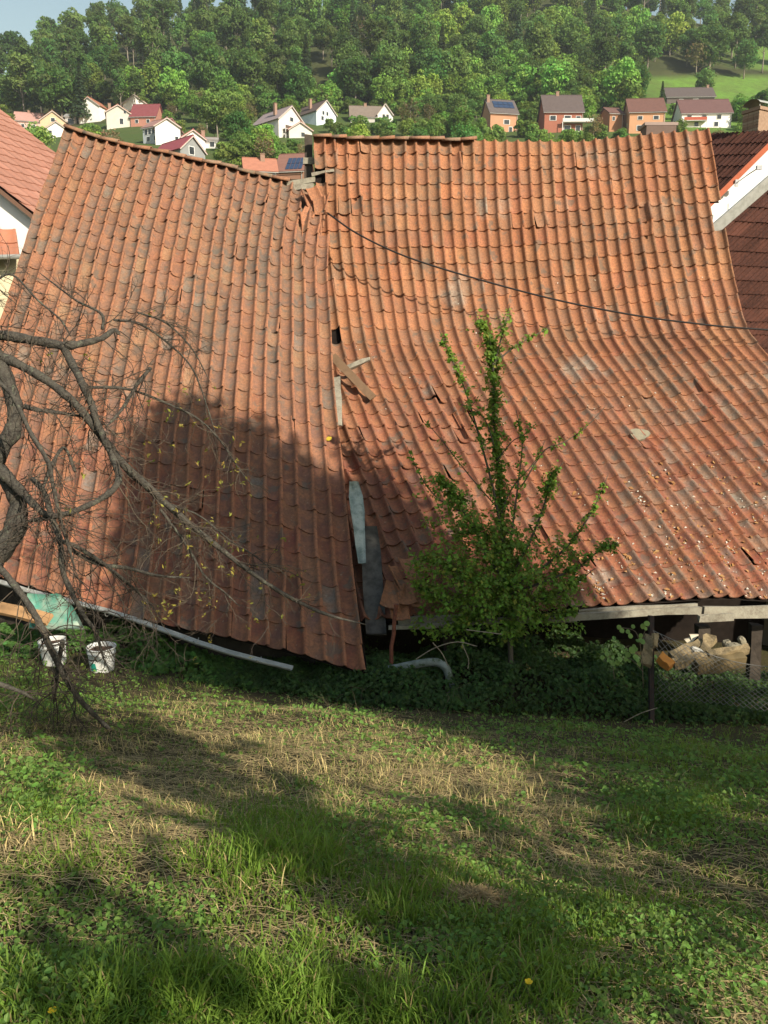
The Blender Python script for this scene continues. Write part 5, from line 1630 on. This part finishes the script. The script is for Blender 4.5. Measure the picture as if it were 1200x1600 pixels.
V, F, C = blades(P, h, .0035 + .0050 * r.random(n), .15 + .75 * r.random(n) ** 1.5, 3, col)
print('grass', n)
tag(mesh_obj('grass', V, F, M['grass'], None, False, C, (0, 4, -2.4)), 'short green grass in patches over the sloping meadow', 'grass', kind='stuff')
# standing cut stalks
P = gpts(90000, 1.6, 9.0, 5, 1.4)
px_, py_, d_ = pix(P)
pa = value_noise(P[:, 0] + 20, P[:, 1] + 20, 15, .25)
dens = np.clip(blob(px_, py_, STRAW) * np.clip((pa - .22) * 2.2, .05, 1), 0, 1) * .75
r = np.random.default_rng(6)
kp = r.random(len(P)) < dens
P, pa = P[kp], pa[kp]
n = len(P)
h = (.025 + .06 * r.random(n)) * (.6 + .7 * pa)
col = np.array([.60, .47, .21]) * (.5 + .7 * r.random((n, 1)))
gt = r.random(n) < .3
col[gt] = np.array([.24, .27, .08]) * (.6 + .6 * r.random((gt.sum(), 1)))
V, F, C = blades(P, h, .003 + .003 * r.random(n), .15 + 1.3 * r.random(n) ** 1.6, 7, col)
print('stalks', n)
tag(mesh_obj('stubble', V, F, M['straw'], None, False, C, (0, 5, -2.7)), 'yellow cut stalks standing in the mown meadow', 'stubble', kind='stuff')
# lying thatch
P = gpts(120000, 1.4, 9.0, 8, 1.5)
px_, py_, d_ = pix(P)
dens = np.clip(blob(px_, py_, STRAW) * .85 + .14, 0, 1)
r = np.random.default_rng(9)
kp = r.random(len(P)) < dens
P = P[kp]; n = len(P)
a = r.random(n) * 6.283
Ld = .025 + .055 * r.random(n)
dv = np.stack([np.cos(a), np.sin(a), np.zeros(n)], -1)
e0, e1 = P - dv * Ld[:, None], P + dv * Ld[:, None]
e0[:, 2] = H(e0[:, 0], e0[:, 1]) + .004 + .022 * r.random(n); e1[:, 2] = H(e1[:, 0], e1[:, 1]) + .004 + .03 * r.random(n)
sd = np.stack([-np.sin(a), np.cos(a), np.zeros(n)], -1) * (.0007 + .0010 * r.random(n))[:, None]
md = (e0 + e1) / 2 + np.array([0, 0, .008])
V = np.stack([e0 - sd, e0 + sd, md - sd, md + sd, e1 - sd, e1 + sd], 1).reshape(-1, 3)
b6 = np.arange(n)[:, None] * 6
F = np.concatenate([b6 + np.array([[0, 1, 3, 2]]), b6 + np.array([[2, 3, 5, 4]])])
col = np.array([.50, .38, .19]) * (.30 + .9 * r.random((n, 1)))
print('thatch', n)
tag(mesh_obj('thatch', V, F, M['straw'], None, False, np.repeat(col, 6, axis=0), (0, 5, -2.7)), 'dry mown stems lying between the stalks', 'thatch', kind='stuff')

# low broad-leaved weeds
def leaves_at(P, size, nrm, seed, col, aspect=1.25):
    r = np.random.default_rng(seed)
    n = len(P)
    N3 = nrm / np.linalg.norm(nrm, axis=1)[:, None]
    A3 = np.cross(N3, r.normal(0, 1, (n, 3))); A3 /= np.linalg.norm(A3, axis=1)[:, None]
    B3 = np.cross(N3, A3)
    s = size[:, None]
    a, b = A3 * s * aspect * .5, B3 * s * .5
    f = N3 * s * .14
    V = np.stack([P - a, P - a * .45 - b * .85 + f, P + a * .3 - b * .75 + f, P + a * 1.1 - f, P + a * .3 + b * .75 + f, P - a * .45 + b * .85 + f], 1).reshape(-1, 3)
    b6 = np.arange(n)[:, None] * 6
    F = np.concatenate([b6 + np.array([[0, 1, 2, 3]]), b6 + np.array([[0, 3, 4, 5]])])
    return V, F, np.repeat(col, 6, axis=0)
P = gpts(110000, 1.4, 11.5, 20, 1.5)
px_, py_, d_ = pix(P)
pa = value_noise(P[:, 0] + 20, P[:, 1] + 20, 21, .28)
WEED = [(1040, 1270, 100, 60, 1.2), (1100, 1230, 150, 70, .8), (800, 1480, 160, 80, .8), (1000, 1500, 180, 90, .8), (60, 1240, 90, 60, 1.0), (150, 1560, 160, 60, .9), (680, 1290, 120, 50, .5), (560, 1330, 150, 60, .5), (250, 1480, 200, 70, .5), (760, 1350, 160, 60, .6), (60, 1080, 160, 70, 1.0), (240, 1055, 220, 40, .9), (560, 1120, 300, 30, .4), (900, 1160, 300, 40, .6), (500, 1440, 200, 60, .4)]
ww = blob(px_, py_, WEED)
r = np.random.default_rng(22)
kp = r.random(len(P)) < np.clip(ww * .9 + .20 - .15 * blob(px_, py_, STRAW), .05, 1) * np.clip((pa - .25) * 2.6, .08, 1)
P, ww = P[kp], ww[kp]
n = len(P)
P[:, 2] += .012 + (.09 * ww + .02) * r.random(n) ** 1.2
nr = np.column_stack([r.normal(0, .45, n), r.normal(-.15, .45, n), np.ones(n)])
col = np.array([.14, .24, .05]) * (.5 + .85 * r.random((n, 1))) * (1 + r.normal(0, .08, (n, 3)))
V, F, C = leaves_at(P, (.008 + .016 * r.random(n)) * np.clip(P[:, 1] / 3.2, .8, 1.7), nr, 23, np.clip(col, .01, 1))
print('weeds', n)
tag(mesh_obj('weeds', V, F, M['leaf'], None, False, C, (0, 4, -2.4)), 'low broad-leaved weeds among grass and stubble', 'weeds', kind='stuff')

# dark ivy and nettle bank at the foot of the barns
def bank(n, seed, line, hmax, size, col):
    r = np.random.default_rng(seed)
    i = r.random(n) * (len(line) - 1)
    k = i.astype(int); f = (i - k)[:, None]
    L = np.array(line, float)
    q = L[k] * (1 - f) + L[k + 1] * f               # px, py_far, py_near, height
    out = []
    G = []
    for a in line:
        G.append((on_ground(a[0], a[1]), on_ground(a[0], a[2])))
    A_ = np.array([x[0] for x in G]); B_ = np.array([x[1] for x in G])
    pa_ = A_[k] * (1 - f) + A_[k + 1] * f
    pb_ = B_[k] * (1 - f) + B_[k + 1] * f
    t = r.random((n, 1))
    P = pa_ * (1 - t) + pb_ * t + r.normal(0, .05, (n, 3))
    hh = (L[k, 3] * (1 - f[:, 0]) + L[k + 1, 3] * f[:, 0])
    prof = hh * np.sin(np.clip(t[:, 0] * .8 + .2, 0, 1) * math.pi) ** .6 * (.45 + .9 * value_noise(P[:, 0] + 30, P[:, 1] + 30, 31, .3))
    P[:, 2] = H(P[:, 0], P[:, 1]) + prof * (1 - .35 * r.random(n) ** 2)
    nr = np.column_stack([r.normal(.05, .5, n), r.normal(-.55, .45, n), np.ones(n) * .8])
    c = np.array(col) * (.55 + .8 * r.random((n, 1))) * (1 + r.normal(0, .08, (n, 3)))
    return leaves_at(P, size * (.6 + .7 * r.random(n)), nr, seed + 1, np.clip(c, .01, 1), 1.15)
line = [(330, 1040, 1070, .10), (420, 1048, 1080, .22), (500, 1055, 1095, .34), (570, 1055, 1105, .42), (640, 1050, 1110, .40), (720, 1045, 1115, .62), (800, 1045, 1118, .78), (900, 1048, 1122, .66), (960, 1052, 1125, .52), (1020, 1062, 1128, .40), (1100, 1075, 1132, .32), (1210, 1075, 1135, .34)]
V, F, C = bank(26000, 60, line, .4, .046, (.045, .090, .026))
tag(mesh_obj('undergrowth', V, F, M['leaf'], None, False, C, (2, 8.4, -3.9)), 'dark ivy and nettle bank along the foot of the barns', 'undergrowth', kind='stuff')
V, F, C = bank(4200, 64, [(-30, 985, 1030, .2), (60, 990, 1030, .14), (130, 995, 1020, .2), (210, 1000, 1045, .34), (250, 1010, 1055, .28), (330, 1030, 1070, .16), (400, 1045, 1080, .16)], .3, .06, (.075, .16, .035))
tag(mesh_obj('undergrowth', V, F, M['leaf'], None, False, C, (-3, 8.4, -3.4)), 'brighter green weeds around the buckets under the gutter', 'undergrowth', kind='stuff')
# bare stems rising out of the bank
r = np.random.default_rng(71)
mb = MB()
for i in range(170):
    x = r.uniform(480, 1200); y = r.uniform(1050, 1115)
    if x > 1020 and r.random() < .2: pass
    p = on_ground(x, y)
    L = r.uniform(.15, .5) * (1.0 if x > 1000 else .8)
    d = np.array([r.normal(0, .45), r.normal(0, .3), 1.0])
    q = p + d * L * .6; e = q + (d + np.array([r.normal(0, .7), 0, -.5])) * L * .4
    mb.tube([p, q, e], [.0035, .003, .0012], 3, color=np.array([.16, .13, .075]) * r.uniform(.5, 1.3), cap=False)
for pp in ([(650, 1030), (680, 1012), (715, 1003), (745, 1010)], [(728, 984), (760, 988), (784, 991)], [(975, 1128), (1000, 1115), (1027, 1106)], [(722, 1006), (732, 1030), (731, 1045)], [(676, 1004), (690, 1020), (700, 1040)]):
    mb.tube(hermite(np.arange(len(pp)), np.array([at(x, y, 8.9) for x, y in pp]), np.linspace(0, len(pp) - 1, 10)), .006, 4, color=(.30, .25, .17), cap=False)
tag(mb.build('dry_stems', M['twig'], None, True), 'thin dry stems poking from the ivy bank', 'stems', kind='stuff')

# straw-topped molehill, flowers
P = on_ground(742, 1432)
MH = thing('molehill', 'small straw-covered molehill in the lower meadow', 'molehill', tuple(P))
r = np.random.default_rng(81)
V = [[0, 0, .075]]
for i, q in enumerate((.35, .7, 1.0, 1.25)):
    for j in range(16):
        a = j / 16 * 6.283
        V.append([q * .14 * math.cos(a), q * .12 * math.sin(a), .075 * math.exp(-(q * 1.25) ** 2) - .004 * i + r.normal(0, .006)])
V = np.array(V) + P
V[-16:, 2] = H(V[-16:, 0], V[-16:, 1]) - .02
F = [[0, 1 + j, 1 + (j + 1) % 16] for j in range(16)]
F2 = [[1 + i * 16 + j, 17 + i * 16 + j, 17 + i * 16 + (j + 1) % 16, 1 + i * 16 + (j + 1) % 16] for i in range(3) for j in range(16)]
mesh_obj('mound', V, [np.array(F), np.array(F2)], plain('crumbly soil', (.17, .105, .055), scale=30, amt=.7, bump=(60, .9, .02)), MH, True)
n = 700
q, a = .17 * r.random(n) ** .5, r.random(n) * 6.283
c0_ = np.column_stack([q * np.cos(a), q * np.sin(a) * .85, .078 * np.exp(-(q / .11) ** 2) + .004 + .012 * r.random(n)]) + P
dv = np.column_stack([np.cos(a) + r.normal(0, .6, n), np.sin(a) + r.normal(0, .6, n), r.normal(-.15, .2, n)]); dv /= np.linalg.norm(dv, axis=1)[:, None]
sd = np.cross(dv, [0, 0, 1.0]) * .0016
L = (.015 + .035 * r.random(n))[:, None]
V = np.stack([c0_ - dv * L - sd, c0_ - dv * L + sd, c0_ + dv * L + sd, c0_ + dv * L - sd], 1).reshape(-1, 3)
o = mesh_obj('straw_cover', V, np.arange(4 * n).reshape(-1, 4), M['straw'], MH, False, np.repeat(np.array([.36, .25, .12]) * (.4 + .8 * r.random((n, 1))), 4, axis=0))
o['kind'] = 'stuff'
for px0, py0, lb in ((826, 1536, 'yellow buttercup in the deep grass near the lower edge'), (82, 1581, 'yellow buttercup in the lower corner beside clover')):
    d0 = 2.15 if py0 < 1560 else 1.95
    P = at(px0, py0, d0)
    g0 = H(P[0], P[1])
    fl_ = thing('buttercup', lb, 'flower', (P[0], P[1], g0))
    mb = MB(); mb.tube([np.array([P[0], P[1], g0 - .01]), np.array([P[0] + .004, P[1], (g0 + P[2]) / 2]), P], .0011, 4, color=(.10, .2, .04)); mb.build('stem', M['twig'], fl_)
    for k in range(5):
        a = k * 1.2566
        dr = np.array([math.cos(a), math.sin(a), .55]); dr /= np.linalg.norm(dr)
        s = np.array([-math.sin(a), math.cos(a), 0])
        V = [P, P + dr * .006 + s * .0052, P + dr * .0115 + s * .004, P + dr * .0125, P + dr * .0115 - s * .004, P + dr * .006 - s * .0052]
        mesh_obj('petal', np.array(V), np.array([[0, 1, 2, 3], [0, 3, 4, 5]]), plain('buttercup yellow', (.80, .52, .01), rough=.4), fl_, True)

# ------------------------------------------------------------------ trees behind the camera that shade the slope and the lower roofs
def in_poly(x, y, poly):
    c = False
    n = len(poly)
    for i in range(n):
        (x1, y1), (x2, y2) = poly[i], poly[i - 1]
        if (y1 > y) != (y2 > y) and x < (x2 - x1) * (y - y1) / (y2 - y1) + x1: c = not c
    return c
SHADE = [([(225, 640), (300, 640), (400, 672), (470, 725), (545, 775), (590, 730), (640, 800), (700, 900), (800, 955), (880, 1000), (980, 1085), (1200, 1110), (1200, 1215), (1000, 1205), (850, 1190), (700, 1150), (560, 1108), (400, 1078), (300, 1062), (215, 1000), (192, 860), (205, 720)], 1500),
         ([(0, 1420), (200, 1440), (420, 1400), (560, 1440), (700, 1480), (900, 1570), (1000, 1600), (640, 1600), (420, 1500), (200, 1530), (0, 1500)], 5),
         ([(300, 1265), (400, 1250), (560, 1310), (700, 1400), (640, 1425), (480, 1350)], 15),
         ([(640, 1230), (760, 1260), (900, 1330), (1000, 1400), (860, 1380), (700, 1300)], 6),
         ([(950, 1235), (1200, 1225), (1200, 1430), (1100, 1400), (1000, 1300)], 26),
         ([(0, 1060), (140, 1090), (300, 1180), (470, 1290), (300, 1240), (120, 1180), (0, 1150)], 40),
         ([(700, 1500), (830, 1500), (1000, 1540), (1200, 1570), (1200, 1600), (900, 1600)], 2)]
g = np.random.default_rng(501)
pts = []
SHADE.append(([(640, 830), (740, 780), (820, 830), (960, 880), (940, 1010), (640, 1010)], 420, 9.55))
for poly, cnt, *dep in SHADE:
    xs, ys = [p[0] for p in poly], [p[1] for p in poly]
    k = 0
    while k < cnt:
        x, y = g.uniform(min(xs), max(xs)), g.uniform(min(ys), max(ys))
        if not in_poly(x, y, poly): continue
        P, nn = (at(x, y, dep[0] + g.uniform(-.3, .3)), None) if dep else surf(x, y)
        if P is None: continue
        if nn is not None and y > 960 and P[1] > 9.7: P = at(x, y, 9.3)
        pts.append(P + SUN * ((7.5 + g.uniform(-.8, 1.0)) if P[1] < 5.5 and not dep else (17.5 + g.uniform(-1.5, 3.5))))
        k += 1
pts = np.array(pts)
q = np.repeat(pts, 9, axis=0) + g.normal(0, .16, (len(pts) * 9, 3))
V, F = leaf_quads(q, np.tile(SUN, (len(q), 1)), .10 + .08 * g.random(len(q)), g, 1.3)
cen = pts.mean(axis=0)
ST = thing('shade_tree', 'leafy tree standing behind the viewer that shades the slope', 'tree', (cen[0], cen[1], H(cen[0], cen[1])))
mesh_obj('crown', V, F, M['leaf'], ST, False, np.repeat(np.array([.07, .14, .03]) * (.7 + .6 * g.random((len(q), 1))), 4, axis=0))
mb = MB()
gz = H(cen[0], cen[1])
tp = np.array([cen[0], cen[1], cen[2] - 2.0])
mb.tube([(cen[0], cen[1], gz - .3), (cen[0] + .1, cen[1], (gz + cen[2]) / 2 - 1), tp], [.22, .17, .10], 9)
for k in range(16):
    e = pts[g.integers(len(pts))]
    mb.tube([tp, (tp + e) / 2 + g.normal(0, .2, 3), e], [.07, .04, .015], 6)
mb.build('trunk', M['bark'], ST, True)
